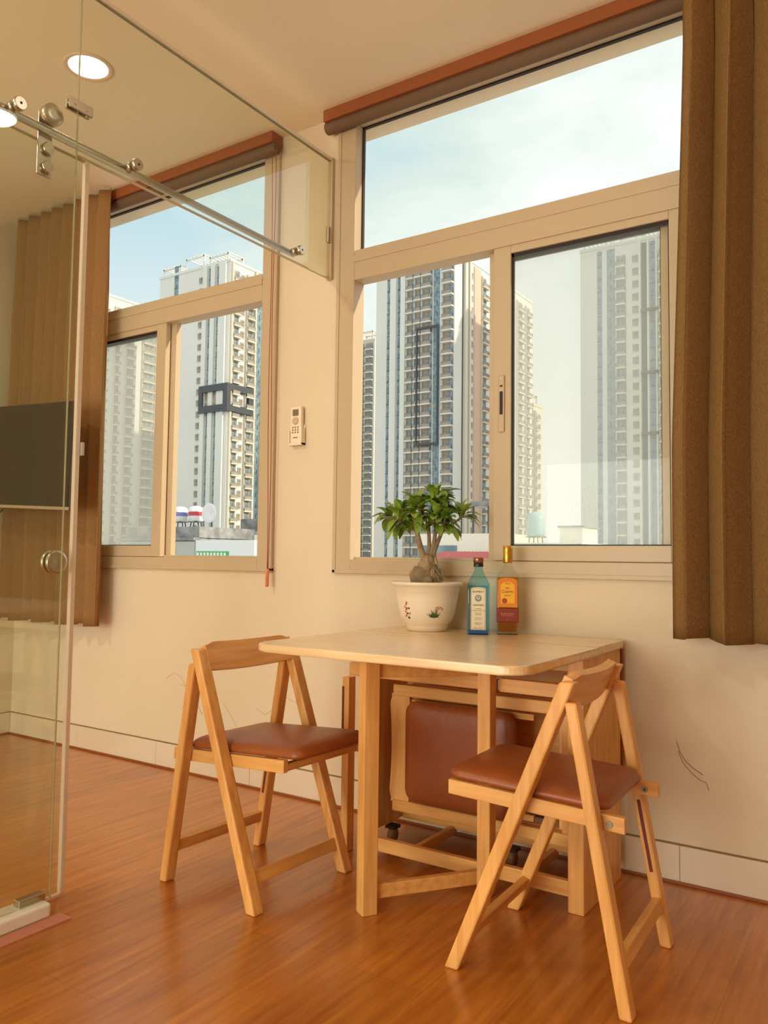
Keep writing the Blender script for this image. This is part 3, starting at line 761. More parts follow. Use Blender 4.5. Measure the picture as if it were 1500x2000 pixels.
for i in range(3):
    for j in range(3):
        m = MB(); m.lathe([(0.0042, -0.0255), (0.0036, -0.0278)], BTN, (-0.015+0.014*i, 0, 0.078-0.011*j), 12, 'y'); m.build('button', rc)
MB().box(-0.014, 0.012, -0.0270, -0.0255, 0.031, 0.036, BTN).build('marking', rc)

# pencil scribbles and scuffs on the wall
m = MB(); m.tube([(-0.640, 2.6585, 0.437), (-0.630, 2.6585, 0.405), (-0.612, 2.6585, 0.378), (-0.588, 2.6585, 0.36), (-0.562, 2.6585, 0.345)], 0.0009, GROUT, 5)
m.tube([(-0.636, 2.6585, 0.408), (-0.622, 2.6585, 0.375), (-0.600, 2.6585, 0.350), (-0.575, 2.6585, 0.330), (-0.552, 2.6585, 0.322), (-0.545, 2.6585, 0.30)], 0.0008, GROUT, 5)
tag(m.build('wall_scribble'), 'small brown curved scribble on the wall right of the table', 'scribble')
GH = mat('faint_pencil', s2l(206, 176, 138), 0.8)
m = MB()
for k, (x_, z_) in enumerate(((-3.0, 0.42), (-2.9, 0.36), (-2.62, 0.30), (-2.30, 0.46), (-2.42, 0.38))):
    m.tube([(x_+0.05*i, 2.6592, z_+0.05*math.sin(1.1*i+k)-0.012*i) for i in range(4)], 0.0009, GH, 4)
tag(m.build('wall_scribble'), 'faint pencil scribbles on the wall behind the left chair', 'scribble')

# ------------------------------------------------------------------ table
TT = 0.748; UT = 0.724
table = thing('dining_table', 'honey-coloured wooden gateleg table with one leaf raised, against the window wall', 'table', (-1.22, 2.2, 0))
ox, oy = -1.22, 2.2
def tb(mb, x0, x1, y0, y1, z0, z1, m, bev=0.003): return mb.box(x0-ox, x1-ox, y0-oy, y1-oy, z0, z1, m, bev)
def rr(x0, x1, y0, y1, rads, seg=8):
    pts = []
    for (cx, cy, r, a0) in ((x1, y1, rads[2], 0), (x0, y1, rads[3], 90), (x0, y0, rads[0], 180), (x1, y0, rads[1], 270)):
        sx = 1 if cx == x1 else -1; sy = 1 if cy == y1 else -1
        for i in range(seg+1):
            a = math.radians(a0+90*i/seg); pts.append((cx-sx*r+r*math.cos(a), cy-sy*r+r*math.sin(a)))
    return pts
m = MB(); m.prism([(x-ox, y-oy) for x, y in rr(-1.655, -0.782, 1.785, 2.352, (0.06, 0.06, 0.003, 0.003))], UT, TT, W_TOP, 0.006); m.build('raised_leaf', table)
m = MB(); m.prism([(x-ox, y-oy) for x, y in rr(-1.655, -0.792, 2.355, 2.622, (0.003, 0.003, 0.015, 0.015))], UT, TT, W_TOP, 0.006); m.build('center_top', table)
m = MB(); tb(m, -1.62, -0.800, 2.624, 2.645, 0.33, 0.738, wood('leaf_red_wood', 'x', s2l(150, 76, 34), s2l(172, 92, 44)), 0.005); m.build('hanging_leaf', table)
m = MB(); tb(m, -0.848, -0.800, 2.255, 2.298, 0, UT, WZ); m.build('post', table)
m = MB(); tb(m, -0.818, -0.800, 2.300, 2.600, 0.0, UT, WZ, 0.002); m.build('end_panel', table)
m = MB(); tb(m, -1.615, -1.597, 2.30, 2.600, 0.055, UT, WZ, 0.002); m.build('end_panel', table)
m = MB(); tb(m, -1.668, -1.640, 2.27, 2.31, 0.0, 0.592, WZ, 0.002); m.box(-1.6685-ox, -1.6600-ox, 2.2690-oy, 2.2710-oy, 0.36, 0.56, mat('slot_red', s2l(112, 34, 16), 0.6)); m.build('slotted_stile', table)
# frame rails on the front plane
for x0, x1, z0, z1, y in ((-1.64, -1.140, 0.600, 0.645, 2.28), (-1.60, -1.140, 0.030, 0.074, 2.28), (-1.070, -0.848, 0.600, 0.642, 2.275), (-1.070, -0.848, 0.040, 0.084, 2.275),
                          (-1.597, -0.818, 0.655, 0.700, 2.45), (-1.597, -0.818, 0.675, UT, 2.59)):
    m = MB(); tb(m, x0, x1, y-0.011, y+0.011, z0, z1, WX); m.build('rail', table)
m = MB()
for z_ in (0.605, 0.045): tb(m, -1.078, -1.068, 2.262, 2.290, z_, z_+0.033, CHROME, 0.002)
m.build('hinge', table)
# gate legs
m = MB(); tb(m, -1.117, -1.074, 2.212, 2.256, 0.0, UT, WZ); m.build('leg', table)
A = Vector((-1.318-ox, 1.925-oy, 0)); B = Vector((-1.125-ox, 2.235-oy, 0)); dAB = (B-A).normalized(); nAB = Vector((dAB.y, -dAB.x, 0))
m = MB(); m.bar(A, A+Vector((0, 0, UT)), 0.047, 0.047, WZ, up=dAB); m.build('leg', table)
for z_, hgt in ((0.683, 0.046), (0.058, 0.040)):
    m = MB(); m.bar(A+dAB*0.02+Vector((0, 0, z_)), B+Vector((0, 0, z_-0.012)), 0.022, hgt, WX, up=(0, 0, 1)); m.build('gate_rail', table)
# floor stretchers and castors
for xa, xb, y0, y1 in ((-1.40, -1.38, 2.29, 2.58), (-1.02, -1.00, 2.29, 2.58)):
    m = MB(); tb(m, xa, xb, y0, y1, 0.03, 0.06, WY); m.build('stretcher', table)
m = MB(); tb(m, -1.597, -0.818, 2.56, 2.58, 0.05, 0.10, WX); m.build('rear_rail', table)
m = MB(); tb(m, -1.597, -0.818, 2.585, 2.600, 0.36, 0.655, WX, 0.001); m.build('back_board', table)
CAST = mat('castor_wheel', s2l(150, 120, 74), 0.5)
for cx, cy in ((-1.575, 2.46), (-1.13, 2.50)):
    m = MB(); m.lathe([(0.008, -0.012), (0.022, -0.011), (0.022, 0.011), (0.008, 0.012)], CAST, (cx-ox, cy-oy, 0.022), 18, 'x')
    m.box(cx-0.02-ox, cx+0.02-ox, cy-0.02-oy, cy+0.02-oy, 0.046, 0.056, GASKET); m.build('castor', table)

# ------------------------------------------------------------------ folding chairs
def chair(label, loc, rz, fx=0.21, tx=-0.085, rx=-0.215, rtx=-0.092, rf=0.240, seat=0.0, szf=0.446, szr=0.425, pad_x=(-0.165, 0.25), folded=False):
    """x forward, y across, z up"""
    t = thing('folding_chair', label, 'chair', loc, rz, None)
    W = 0.2185; lw = 0.040; ly = W-lw/2; Ht = 0.735
    hp = 0.675
    for s in (-1, 1):
        m = MB(); m.bar((fx, s*ly, 0), (tx+0.001, s*ly, Ht-0.014), 0.034, lw, WZ, bev=0.005); m.build('leg', t)
    for s in (-1, 1):
        m = MB(); m.bar((rx, s*ly, 0), (rtx, s*ly, hp), 0.030, lw, WZ, bev=0.006)
        L = m.build('leg', t)
        if not folded:
            m = MB(); q0 = Vector((rx, 0, 0)); q1 = Vector((rtx, 0, hp)); d = (q1-q0).normalized()
            a = q0+d*0.19; b = q0+d*0.375
            yi = s*(ly-lw/2)
            m.bar((a.x, yi, a.z), (b.x, yi, b.z), 0.009, 0.0012, MATS['slot_red'], bev=0, flat=False)
            m.build('slot', L)
    # curved back rest with raised middle
    ns = 28; loops = []
    d = Vector((tx-fx, 0, Ht)).normalized(); nrm = Vector((d.z, 0, -d.x))
    for i in range(ns+1):
        y = (-W+lw*0.8)+2*(W-lw*0.8)*i/ns; a = abs(y)/W
        bow = -0.018*(1-(a/0.86)**2)
        step = 0.010*max(0, min(1, (0.80-a)/0.10)) - (0.012*max(0, (a-0.93)/0.07))
        top = Ht-0.008+step; bot = Ht-0.078-0.004*(1-a*a) + (0.006*max(0, (a-0.9)/0.1))
        c = Vector((tx, y, Ht))+nrm*(bow+0.004)
        th = 0.011
        L = []
        for (zz, k) in ((bot, -1), (bot, 1), (top, 1), (top, -1)):
            p = c+d*((zz-Ht)/d.z)+nrm*(k*th); L.append(p)
        loops.append(L)
    m = MB(); m.loops(loops, WY, smooth=False); m.build('backrest', t)
    # stretchers
    fd = Vector((tx-fx, 0, Ht-0.014)); rd = Vector((rtx-rx, 0, hp))
    for base, dd, zc, nm in ((Vector((fx, 0, 0)), fd, 0.084, 'stretcher'), (Vector((rx, 0, 0)), rd, 0.107, 'stretcher')):
        p = base+dd*(zc/dd.z)
        m = MB(); m.bar((p.x, -W+lw*0.9, p.z), (p.x, W-lw*0.9, p.z), 0.036, 0.020, WY, up=(1, 0, -dd.x/dd.z), bev=0.002, flat=False); m.build(nm, t)
    if folded:
        return t
    # seat rails and pad
    yr = ly-lw/2-0.011
    tilt = (szf-szr)/(pad_x[1]-pad_x[0])
    ra, rb = -0.205+seat, rf
    zr = lambda x: szr+(x-pad_x[0])*tilt
    for s in (-1, 1):
        m = MB(); m.bar((ra, s*yr, zr(ra)-0.019), (rb, s*yr, zr(rb)-0.019), 0.020, 0.036, WX, up=(0, 0, 1), bev=0.002, flat=False); R_ = m.build('seat_rail', t)
        m = MB(); m.lathe([(0.008, s*(yr-0.013)), (0.008, s*(yr+0.013))], mat('dull_metal', s2l(150, 136, 108), 0.5, 0.3), (ra+0.035, 0, zr(ra)-0.019), 16, 'y'); m.lathe([(0.003, s*(yr-0.0135)), (0.003, s*(yr-0.010))], GASKET, (ra+0.035, 0, zr(ra)-0.019), 12, 'y'); m.build('bolt', R_)
    pad_mesh(t, pad_x, 0.172, lambda x: zr(x), 0.044)
    m = MB(); m.bar((rb-0.012, -yr+0.008, zr(rb)-0.024), (rb-0.012, yr-0.008, zr(rb)-0.024), 0.02, 0.022, WY, up=(0, 0, 1), flat=False); m.build('cross_rail', t)
    return t
def pad_mesh(t, px, hw, zf, h, rc_=0.035):
    x0, x1 = px
    def outline(ins, z):
        pts = rr(x0+ins, x1-ins, -hw+ins, hw-ins, (max(rc_-ins*0.4, 0.004),)*4, 6)
        return [Vector((x, y, zf(x)+z)) for x, y in pts]
    prof = [(0.012, 0.0), (0.004, 0.002), (0.0, 0.008), (0.002, 0.014), (0.008, 0.020), (0.017, 0.025), (0.032, 0.030), (0.055, 0.034), (0.10, 0.037), (0.15, 0.038)]
    m = MB(); m.loops([outline(i, z*h/0.038) for i, z in prof], LEATHER); return m.build('seat', t)
R2 = math.radians
chair('wooden folding chair with brown padded seat pulled out in front of the table, right', (-0.770, 2.012, 0), PI-R2(-2.2))
chair('wooden folding chair with brown padded seat at the left end of the table', (-1.752, 1.948, 0), R2(-3.2), fx=0.192, tx=-0.075, rx=-0.195, rtx=-0.084, rf=0.271, szf=0.437, szr=0.405, pad_x=(-0.150, 0.325))
# folded chair stored on its side inside the table frame
st = chair('folded wooden chair with brown seat pad stored on its side inside the table frame', (0, 0, 0), 0, fx=0.012, tx=0.012, rx=-0.024, rtx=-0.024, folded=True)
def plate(t):
    hw, a, b = 0.172, 0.245, 0.658
    m = MB(); loops = []
    for ins, xx in ((0.010, 0.030), (0.003, 0.033), (0, 0.040), (0.002, 0.048), (0.010, 0.056), (0.03, 0.062), (0.08, 0.066), (0.14, 0.067)):
        loops.append([Vector((xx, y, z)) for y, z in rr(-hw+ins, hw-ins, a+ins, b-ins, (0.045-ins*0.3,)*4 if ins < 0.1 else (0.01,)*4, 6)])
    m.loops(loops, LEATHER); m.build('seat', t)
    for s in (-1, 1): MB().box(-0.004, 0.010, s*0.158-0.01, s*0.158+0.01, 0.20, 0.66, WZ, 0.002).build('seat_rail', t)
plate(st)
# local z -> +X world, local y -> world -Z... local x -> world -Y (seat faces the room)
st.matrix_world = Matrix.Translation((-0.822, 2.43, 0.345)) @ Matrix(((0, 0, -1, 0), (-1, 0, 0, 0), (0, 1, 0, 0), (0, 0, 0, 1)))

# ------------------------------------------------------------------ potted plant
PX, PY = -1.472, 2.512
pot = thing('potted_plant', 'fat-trunked desert rose plant in a white flower-painted pot on the table', 'potted plant', (PX, PY, TT))
PW = mat('glazed_white_pot', s2l(240, 226, 200), 0.25, spec=0.6)
PROF = [(0.066, 0.000), (0.0735, 0.002), (0.0745, 0.017), (0.0765, 0.021), (0.088, 0.034), (0.098, 0.055), (0.105, 0.085), (0.111, 0.120), (0.1135, 0.139), (0.117, 0.142), (0.1185, 0.158), (0.123, 0.160), (0.130, 0.166), (0.1305, 0.172), (0.127, 0.175), (0.120, 0.172), (0.113, 0.150)]
m = MB(); m.lathe(PROF, PW, (0, 0, 0), 72, cap=False)
m.lathe([(0.001, 0.012), (0.07, 0.012)], PW, (0, 0, 0), 40, cap=False); m.build('pot', pot)
MB().lathe([(0.001, 0.160), (0.06, 0.159), (0.1125, 0.155)], noisy('soil', s2l(92, 66, 42), s2l(130, 98, 64), nscale=60, rough=0.95), (0, 0, 0), 40, cap=False).build('soil', pot)
def pr(z):
    for (r0, z0), (r1, z1) in zip(PROF[2:], PROF[3:]):
        if z0 <= z <= z1 and z1 > z0: return r0+(r1-r0)*(z-z0)/(z1-z0)
    return 0.1
CB = math.atan2(-PY, -PX)      # direction from the pot to the photographer
def on_pot(s, z, off=0.0008):     # s = metres to the right of the centre line facing the room
    a = CB+s/0.104; r = pr(z)+off; return Vector((r*math.cos(a), r*math.sin(a), z))
def petal(m, s, z, ang, L, w, mt):
    n = 5; left = []; right = []
    for i in range(n+1):
        f = i/n; ww = w*math.sin(PI*min(1, f*0.9+0.08)); cx = s+math.cos(ang)*L*f; cz = z+math.sin(ang)*L*f
        left.append(on_pot(cx-math.sin(ang)*ww/2, cz+math.cos(ang)*ww/2)); right.append(on_pot(cx+math.sin(ang)*ww/2, cz-math.cos(ang)*ww/2))
    for i in range(n): m.quad(left[i], left[i+1], right[i+1], right[i], mt)
DG, DO, DR, DB = mat('painted_green', s2l(62, 92, 58), 0.4), mat('painted_orange', s2l(206, 150, 96), 0.4), mat('painted_red', s2l(200, 96, 66), 0.4), mat('painted_dark', s2l(58, 44, 40), 0.4)
m = MB()
for i in range(13): petal(m, 0.026, 0.052, R2(8+i*13.5), 0.020+0.006*(i % 3), 0.0035, DG)
for i in range(11):
    f = i/10; petal(m, 0.026+0.024*f+0.004*(i % 2), 0.060+0.032*math.sin(f*PI*0.8), R2(60+i*31), 0.008, 0.006, DO)
m.tube([on_pot(0.026, 0.05), on_pot(0.034, 0.075), on_pot(0.046, 0.086)], 0.0008, DG, 5)
m.build('painted_flower', pot)
m = MB()
for i in range(14): petal(m, -0.090+0.006*(i % 5), 0.055+0.0035*i, R2(i*67), 0.009, 0.006, DR if i % 3 else DB)
for i in range(4): petal(m, -0.080+0.004*i, 0.046, R2(40+i*30), 0.010, 0.004, DB)
m.build('painted_flower', pot)

BARK = noisy('caudex_bark', s2l(128, 108, 78), s2l(176, 154, 118), nscale=14, rough=0.85, bump=0.6)
RT = Vector((math.cos(YAW), math.sin(YAW), 0)); BK = Vector((-math.sin(YAW), math.cos(YAW), 0))
def pl(a, b, c): return RT*a+BK*b+Vector((0, 0, 0.165+(c-0.155)*1.33))
m = MB()
def blob(c, r, sz):
    rs = bmesh.ops.create_icosphere(m.bm, subdivisions=3, radius=1.0)
    for v in rs['verts']:
        n_ = 1+0.06*math.sin(7*v.co.x+5*v.co.z)+0.05*math.sin(9*v.co.y+3*v.co.x)
        v.co = c+Vector((v.co.x*r*n_, v.co.y*r*n_, v.co.z*sz*n_))
    m.faces(set(f for v in rs['verts'] for f in v.link_faces), BARK, True)
blob(pl(-0.024, 0, 0.174), 0.042, 0.044); blob(pl(0.014, 0.005, 0.178), 0.036, 0.046); blob(pl(-0.006, 0.0, 0.195), 0.032, 0.042); blob(pl(-0.002, -0.034, 0.162), 0.020, 0.022)
blob(pl(0.002, 0.0, 0.216), 0.024, 0.030)
m.build('caudex', pot)
def spline(pts, n=8):
    out = []; P = [Vector(p) for p in pts]; P = [P[0]*2-P[1]]+P+[P[-1]*2-P[-2]]
    for i in range(1, len(P)-2):
        for k in range(n):
            t_ = k/n; a, b, c, d = P[i-1], P[i], P[i+1], P[i+2]
            out.append(0.5*((2*b)+(c-a)*t_+(2*a-5*b+4*c-d)*t_*t_+(3*b-a-3*c+d)*t_**3))
    out.append(P[-2]); return out
tips = []
def limb(pts, r0, r1, tip=True):
    m = MB(); S = spline([pl(*p) for p in pts]); n = len(S)
    m.tube(S, [r0+(r1-r0)*i/(n-1) for i in range(n)], BARK, 10); o = m.build('branch', pot)
    if tip: tips.append((S[-1], (S[-1]-S[-3]).normalized()))
    return o
limb([(-0.008, 0, 0.215), (-0.026, 0, 0.255), (-0.040, 0, 0.300)], 0.0135, 0.0085, False)
limb([(0.000, 0, 0.225), (0.006, 0.01, 0.26), (0.004, 0.012, 0.31)], 0.0085, 0.0065, False)
limb([(0.008, 0, 0.225), (0.022, 0, 0.265), (0.028, -0.005, 0.305)], 0.010, 0.007, False)
limb([(0.012, 0, 0.220), (0.034, 0.0, 0.265), (0.052, 0.0, 0.300)], 0.0095, 0.0065, False)
SUB = [
 [(-0.040, 0, 0.298), (-0.085, -0.01, 0.318), (-0.120, -0.02, 0.332), (-0.148, -0.02, 0.338)],
 [(-0.040, 0, 0.298), (-0.070, 0.02, 0.322), (-0.098, 0.03, 0.352)],
 [(-0.040, 0, 0.298), (-0.052, -0.03, 0.325), (-0.060, -0.045, 0.350)],
 [(-0.085, -0.01, 0.318), (-0.100, -0.04, 0.322), (-0.112, -0.055, 0.332)],
 [(0.004, 0.012, 0.308), (-0.012, 0.01, 0.340), (-0.026, 0.01, 0.375)],
 [(0.004, 0.012, 0.308), (0.012, 0.03, 0.350), (0.022, 0.03, 0.395)],
 [(-0.012, 0.01, 0.340), (-0.030, -0.03, 0.352), (-0.040, -0.04, 0.368)],
 [(0.028, -0.005, 0.302), (0.024, -0.02, 0.345), (0.016, -0.03, 0.380)],
 [(0.028, -0.005, 0.302), (0.030, -0.04, 0.322), (0.026, -0.055, 0.340)],
 [(0.012, 0.03, 0.350), (0.030, 0.01, 0.378), (0.046, 0.0, 0.395)],
 [(0.052, 0.0, 0.298), (0.078, 0.0, 0.315), (0.108, 0.0, 0.330), (0.130, 0.0, 0.345)],
 [(0.052, 0.0, 0.298), (0.060, 0.02, 0.330), (0.062, 0.03, 0.358)],
 [(0.052, 0.0, 0.298), (0.058, -0.03, 0.322), (0.060, -0.045, 0.340)],
 [(0.024, -0.02, 0.345), (0.046, -0.02, 0.358), (0.058, -0.02, 0.368)]]
for s_ in SUB: limb(s_, 0.0055, 0.0038)
LEAF = noisy('plant_leaf', s2l(92, 126, 32), s2l(164, 190, 74), nscale=18, rough=0.38, spec=0.5, lo=0.3, hi=0.7)
def leaf(m, p, d, L, w, droop):
    d = d.normalized(); side = d.cross(Vector((0, 0, 1)))
    side = side.normalized() if side.length > 0.05 else Vector((1, 0, 0)); up = side.cross(d)
    n = 7; rows = []
    for i in range(n+1):
        f = i/n; ww = w*(math.sin(PI*min(1, f**1.55*0.97+0.03))**0.75 if f < 0.99 else 0.22)+0.0015*(1-f)
        c = p+d*(L*f)+up*(0.10*L*math.sin(PI*f))+Vector((0, 0, -droop*L*f*f))
        rows.append((m.bm.verts.new(c-side*ww/2+up*ww*0.16), m.bm.verts.new(c-up*0.0006), m.bm.verts.new(c+side*ww/2+up*ww*0.16)))
    F = []
    for A_, B_ in zip(rows, rows[1:]):
        F.append(m.bm.faces.new((A_[0], A_[1], B_[1], B_[0]))); F.append(m.bm.faces.new((A_[1], A_[2], B_[2], B_[1])))
    m.faces(F, LEAF, True)
rnd = random.Random(11)
for p, d in tips:
    m = MB(); k = rnd.randint(11, 13)
    for i in range(k):
        az = i*2.4+rnd.uniform(-0.3, 0.3); el = rnd.uniform(0.05, 0.85) if i < k-3 else rnd.uniform(0.9, 1.25)
        o_ = d.orthogonal().normalized(); q_ = d.cross(o_)
        dirv = (o_*math.cos(az)+q_*math.sin(az))*math.cos(el)+d*math.sin(el)*0.9+Vector((0, 0, 0.30))
        leaf(m, p-d*0.012*(1-i/k)*1.6, dirv, rnd.uniform(0.055, 0.084), rnd.uniform(0.027, 0.036), rnd.uniform(0.0, 0.35))
    m.build('leaf_cluster', pot)
mids = []
for sp in SUB:
    q0, q1 = Vector(pl(*sp[0])), Vector(pl(*sp[1])); mids.append((q0.lerp(q1, 0.75), (q1-q0).normalized()))
for p, d in mids:
    m = MB()
    for i in range(7):
        az = i*2.4+rnd.uniform(-0.3, 0.3); o_ = d.orthogonal().normalized(); q_ = d.cross(o_)
        leaf(m, p, o_*math.cos(az)+q_*math.sin(az)+d*0.3+Vector((0, 0, 0.05)), rnd.uniform(0.045, 0.07), rnd.uniform(0.026, 0.034), rnd.uniform(0.1, 0.5))
    m.build('leaf_cluster', pot)
for extra in (((-0.135, -0.02, 0.338), (-1, 0, 0.10), 0.072), ((0.125, 0, 0.345), (1, 0, 0.15), 0.068), ((0.125, -0.01, 0.338), (0.9, -0.2, -0.25), 0.066), ((0.050, 0, 0.395), (0.8, 0, 0.35), 0.082)):
    m = MB(); leaf(m, pl(*extra[0]), pl(*extra[1]), extra[2], 0.030, 0.15); m.build('leaf', pot)
m = MB()
for i in range(34):
    a = rnd.uniform(-0.2, 1.0)*PI*0.9-0.3; s0 = pl(rnd.uniform(-0.005, 0.03), rnd.uniform(-0.03, 0.01), rnd.uniform(0.20, 0.245))
    e0 = pl(rnd.uniform(0.0, 0.062), rnd.uniform(-0.055, 0.02), rnd.uniform(0.162, 0.20)); mid = (s0+e0)/2+pl(rnd.uniform(-0.004, 0.022), rnd.uniform(-0.025, 0.0), rnd.uniform(-0.005, 0.02))
    m.tube(spline([s0, mid, e0], 5), 0.0012, BARK, 5)
m.build('aerial_roots', pot)

# ------------------------------------------------------------------ bottles
def bottle_glass(name, tint, refl=1.3):
    return sheet_glass(name, tint, refl)
def sq_loops(hw, hd, r, zs):
    return [[Vector((x, y, z)) for x, y in rr(-a, a, -b, b, (rad,)*4, 5)] for a, b, rad, z in zs]
FACE = Matrix.Rotation(PI/2, 4, 'X')
def txt(t, name, body, size, m_, z, y, x=0.0, sx=1.0):
    return text(name, body, size, m_, t, Matrix.Translation((x, y, z)) @ FACE @ Matrix.Diagonal((sx, 1, 1, 1)))
INK = mat('dark_ink', s2l(70, 44, 30), 0.6); REDINK = mat('red_ink', s2l(170, 60, 40), 0.6); GREYINK = mat('grey_ink', s2l(120, 120, 100), 0.6)
gin = thing('gin_bottle', 'square light blue glass bottle with a cream label on the table', 'bottle', (-1.262, 2.503, TT), 0.47)
BG = bottle_glass('blue_bottle_glass', (0.60, 0.88, 0.98, 1)); hb = 0.0385
BGB = mat('blue_glass_base', s2l(40, 96, 170), 0.1, spec=0.8)
m = MB(); m.loops(sq_loops(0, 0, 0, [(hb-0.004, hb-0.010, 0.006, 0.0), (hb, hb-0.006, 0.007, 0.005), (hb, hb-0.006, 0.007, 0.168), (hb-0.002, hb-0.008, 0.009, 0.176), (0.028, 0.024, 0.012, 0.194), (0.019, 0.018, 0.014, 0.210), (0.0155, 0.0155, 0.0154, 0.222), (0.0150, 0.0150, 0.0149, 0.232)]), BG, smooth=True); m.build('glass', gin)
m = MB(); m.loops(sq_loops(0, 0, 0, [(hb-0.006, hb-0.012, 0.005, 0.003), (hb-0.003, hb-0.009, 0.006, 0.012)]), BGB); m.build('base', gin)
GL = sheet_glass('gin_liquid', (0.66, 0.90, 1.0, 1), 0.3)
m = MB(); m.loops(sq_loops(0, 0, 0, [(hb-0.005, hb-0.011, 0.005, 0.013), (hb-0.004, hb-0.010, 0.006, 0.166)]), GL); m.build('liquid', gin)
m = MB(); m.lathe([(0.0165, 0.232), (0.0170, 0.234), (0.0170, 0.243), (0.0150, 0.245)], mat('black_collar', s2l(24, 34, 30), 0.35), (0, 0, 0), 30)
m.build('collar', gin)
m = MB(); m.lathe([(0.0155, 0.245), (0.0178, 0.246), (0.0178, 0.262), (0.0165, 0.264)], mat('copper_cap', s2l(160, 110, 86), 0.25, 0.8), (0, 0, 0), 30); m.build('cap', gin)
yl = -(hb-0.006)-0.0006
LB = mat('cream_label', s2l(232, 220, 190), 0.6)
def arch(w, z0, z1, y, m_, lift=0.006):
    mb = MB(); pts = [(-w, z0), (w, z0), (w, z1-lift)]+[(w*math.cos(a), z1-lift+lift*math.sin(a)) for a in [PI*i/12 for i in range(1, 12)]]+[(-w, z1-lift)]
    vs = [mb.bm.verts.new((x, y, z)) for x, z in pts]; vb = [mb.bm.verts.new((x, y+0.0004, z)) for x, z in pts]
    F = [mb.bm.faces.new(vs), mb.bm.faces.new(vb[::-1])]+[mb.bm.faces.new((vs[i], vs[(i+1) % len(vs)], vb[(i+1) % len(vs)], vb[i])) for i in range(len(vs))]
    mb.faces(F, m_); return mb
arch(0.0255, 0.017, 0.162, yl, LB).build('label', gin)
arch(0.0238, 0.0195, 0.1595, yl-0.0005, mat('label_border', s2l(150, 96, 66), 0.6)).build('label_border', gin)
arch(0.0228, 0.0205, 0.1585, yl-0.0010, LB).build('label_field', gin)
txt(gin, 'label_text', 'BOMBAY', 0.0098, INK, 0.1465, yl-0.0016); txt(gin, 'label_text', 'SAPPHIRE', 0.0088, INK, 0.1005, yl-0.0016)
m = MB(); m.lathe([(0.001, yl-0.0014), (0.0115, yl-0.0014)], mat('emblem_blue', s2l(120, 150, 152), 0.6), (0, 0, 0.1245), 24, 'y', cap=False)
m.lathe([(0.001, yl-0.0018), (0.0060, yl-0.0018)], LB, (0.0, 0, 0.1265), 20, 'y', cap=False)
m.lathe([(0.001, yl-0.0021), (0.0032, yl-0.0021)], mat('emblem_grey', s2l(90, 110, 104), 0.6), (0.0, 0, 0.1275), 16, 'y', cap=False); m.build('emblem', gin)
for z_, s_, b_ in ((0.0885, 0.0062, 'Distilled'), (0.0820, 0.0056, 'LONDON DRY GIN'), (0.0745, 0.0050, 'From a 1761'), (0.0690, 0.0062, 'RECIPE'), (0.058, 0.0042, '10 botanicals'), (0.053, 0.0042, 'vapour infused'), (0.040, 0.0042, 'PRODUCT OF'), (0.0355, 0.0042, 'ENGLAND')):
    txt(gin, 'label_text', b_, s_, GREYINK, z_, yl-0.0016)
txt(gin, 'label_text', '750ml   47% vol', 0.0045, REDINK, 0.0245, yl-0.0016)

teq = thing('tequila_bottle', 'clear bottle of amber spirit with a gold cap on the table', 'bottle', (-1.180, 2.565, TT), 0.43)
CG = bottle_glass('clear_bottle_glass', (0.93, 0.94, 0.90, 1)); hw_ = 0.0375
m = MB(); m.loops(sq_loops(0, 0, 0, [(hw_-0.003, hw_-0.012, 0.006, 0.0), (hw_, hw_-0.009, 0.007, 0.006), (hw_-0.001, hw_-0.010, 0.007, 0.030), (hw_, hw_-0.009, 0.007, 0.036), (hw_+0.001, hw_-0.008, 0.007, 0.196), (hw_-0.001, hw_-0.010, 0.010, 0.203), (0.026, 0.022, 0.012, 0.220), (0.017, 0.016, 0.013, 0.233), (0.0148, 0.0148, 0.0147, 0.243), (0.0142, 0.0142, 0.0141, 0.256)]), CG); m.build('glass', teq)
AM = bpy.data.materials.new('amber_spirit'); AM.use_nodes = True
_n, _l = AM.node_tree.nodes, AM.node_tree.links; _n.clear()
_o = _n.new('ShaderNodeOutputMaterial'); _t = _n.new('ShaderNodeBsdfTransparent'); _t.inputs[0].default_value = (1.0, 0.86, 0.45, 1)
_g = _n.new('ShaderNodeBsdfTranslucent'); _g.inputs[0].default_value = s2l(255, 188, 44); _x = _n.new('ShaderNodeMixShader'); _x.inputs[0].default_value = 0.62
_l.new(_t.outputs[0], _x.inputs[1]); _l.new(_g.outputs[0], _x.inputs[2]); _l.new(_x.outputs[0], _o.inputs[0])
m = MB(); m.loops(sq_loops(0, 0, 0, [(hw_-0.006, hw_-0.014, 0.005, 0.010), (hw_-0.003, hw_-0.012, 0.005, 0.036), (hw_-0.002, hw_-0.011, 0.005, 0.196)]), AM); m.build('liquid', teq)
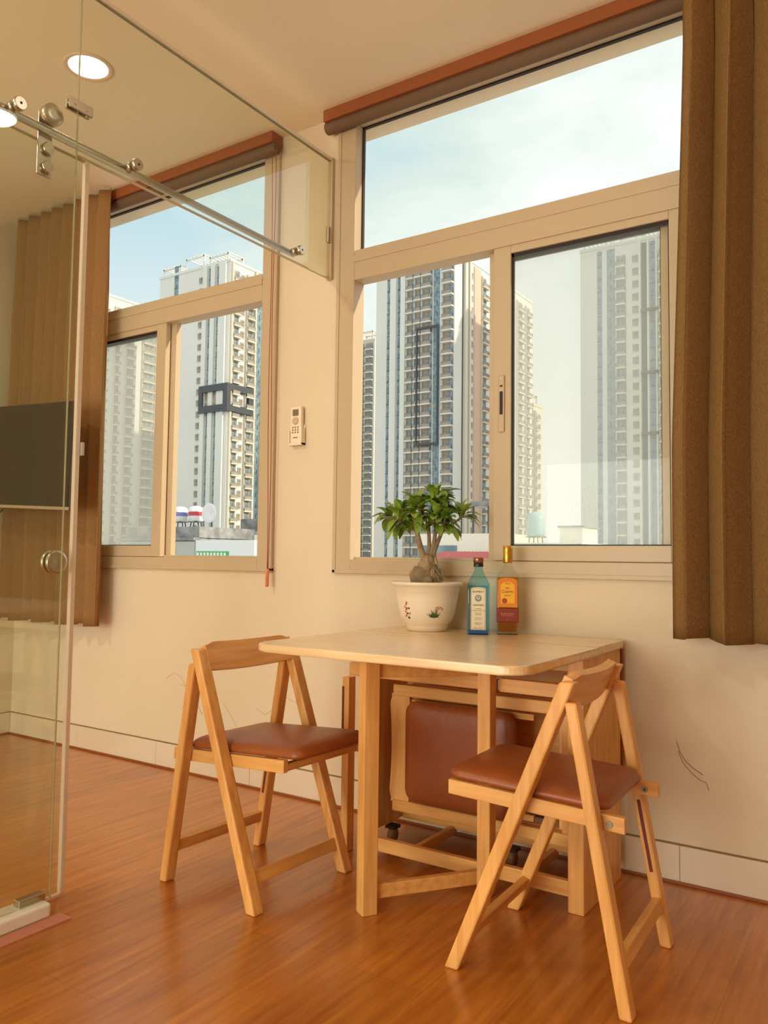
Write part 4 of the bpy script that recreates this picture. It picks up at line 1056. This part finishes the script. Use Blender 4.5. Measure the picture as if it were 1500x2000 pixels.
m = MB(); m.lathe([(0.0160, 0.246), (0.0172, 0.250), (0.0172, 0.283), (0.0166, 0.285), (0.0172, 0.287), (0.0172, 0.303), (0.015, 0.306)], mat('gold_cap', s2l(214, 158, 62), 0.28, 0.85), (0, 0, 0), 32); m.build('cap', teq)
yt = -(hw_-0.008)-0.0008
arch(0.0330, 0.094, 0.195, yt, mat('orange_label', s2l(222, 128, 24), 0.5), 0.012).build('label', teq)
arch(0.0235, 0.108, 0.182, yt-0.0005, mat('yellow_label', s2l(240, 176, 34), 0.5), 0.016).build('label_field', teq)
m = MB(); m.box(-hw_-0.0006, hw_+0.0006, -(hw_-0.009)-0.0012, (hw_-0.009)+0.0008, 0.043, 0.091, mat('red_brown_label', s2l(134, 44, 20), 0.5), 0.003); m.build('band_label', teq)
txt(teq, 'label_text', 'Jose', 0.0085, INK, 0.1605, yt-0.0011); txt(teq, 'label_text', 'Cuervo', 0.0150, mat('maroon_ink', s2l(120, 52, 60), 0.6), 0.1480, yt-0.0011, sx=0.86)
txt(teq, 'label_text', 'ESPECIAL', 0.0052, INK, 0.1345, yt-0.0011); txt(teq, 'label_text', 'TEQUILA', 0.0050, INK, 0.1755, yt-0.0011)
m = MB(); m.lathe([(0.001, yt-0.0011), (0.0088, yt-0.0011)], REDINK, (-0.010, 0, 0.1165), 22, 'y', cap=False); m.build('seal_mark', teq)
txt(teq, 'label_text', 'BLUE AGAVE', 0.0078, mat('pink_ink', s2l(220, 150, 120), 0.6), 0.0720, yt-0.0018); txt(teq, 'label_text', 'HECHO EN MEXICO', 0.0044, MATS['pink_ink'], 0.0655, yt-0.0018)
txt(teq, 'label_text', '*', 0.009, MATS['pink_ink'], 0.052, yt-0.0018)

# ------------------------------------------------------------------ kinds that repeat share a group
GROUPS = {'chair': 'wooden folding chairs with brown seats', 'ceiling light': 'round downlights in the ceiling', 'apartment tower': 'apartment towers beyond the windows',
          'house': 'low houses beyond the windows', 'water tank': 'rooftop water tanks', 'curtain': 'curtains beside the windows', 'blind': 'roller blinds above the windows',
          'cable': 'black cables near the television', 'scribble': 'scribbles on the window wall', 'bottle': 'liquor bottles on the table'}
for o in list(COL.objects):
    if o.parent is None and o.get('category') in GROUPS: o['group'] = GROUPS[o['category']]
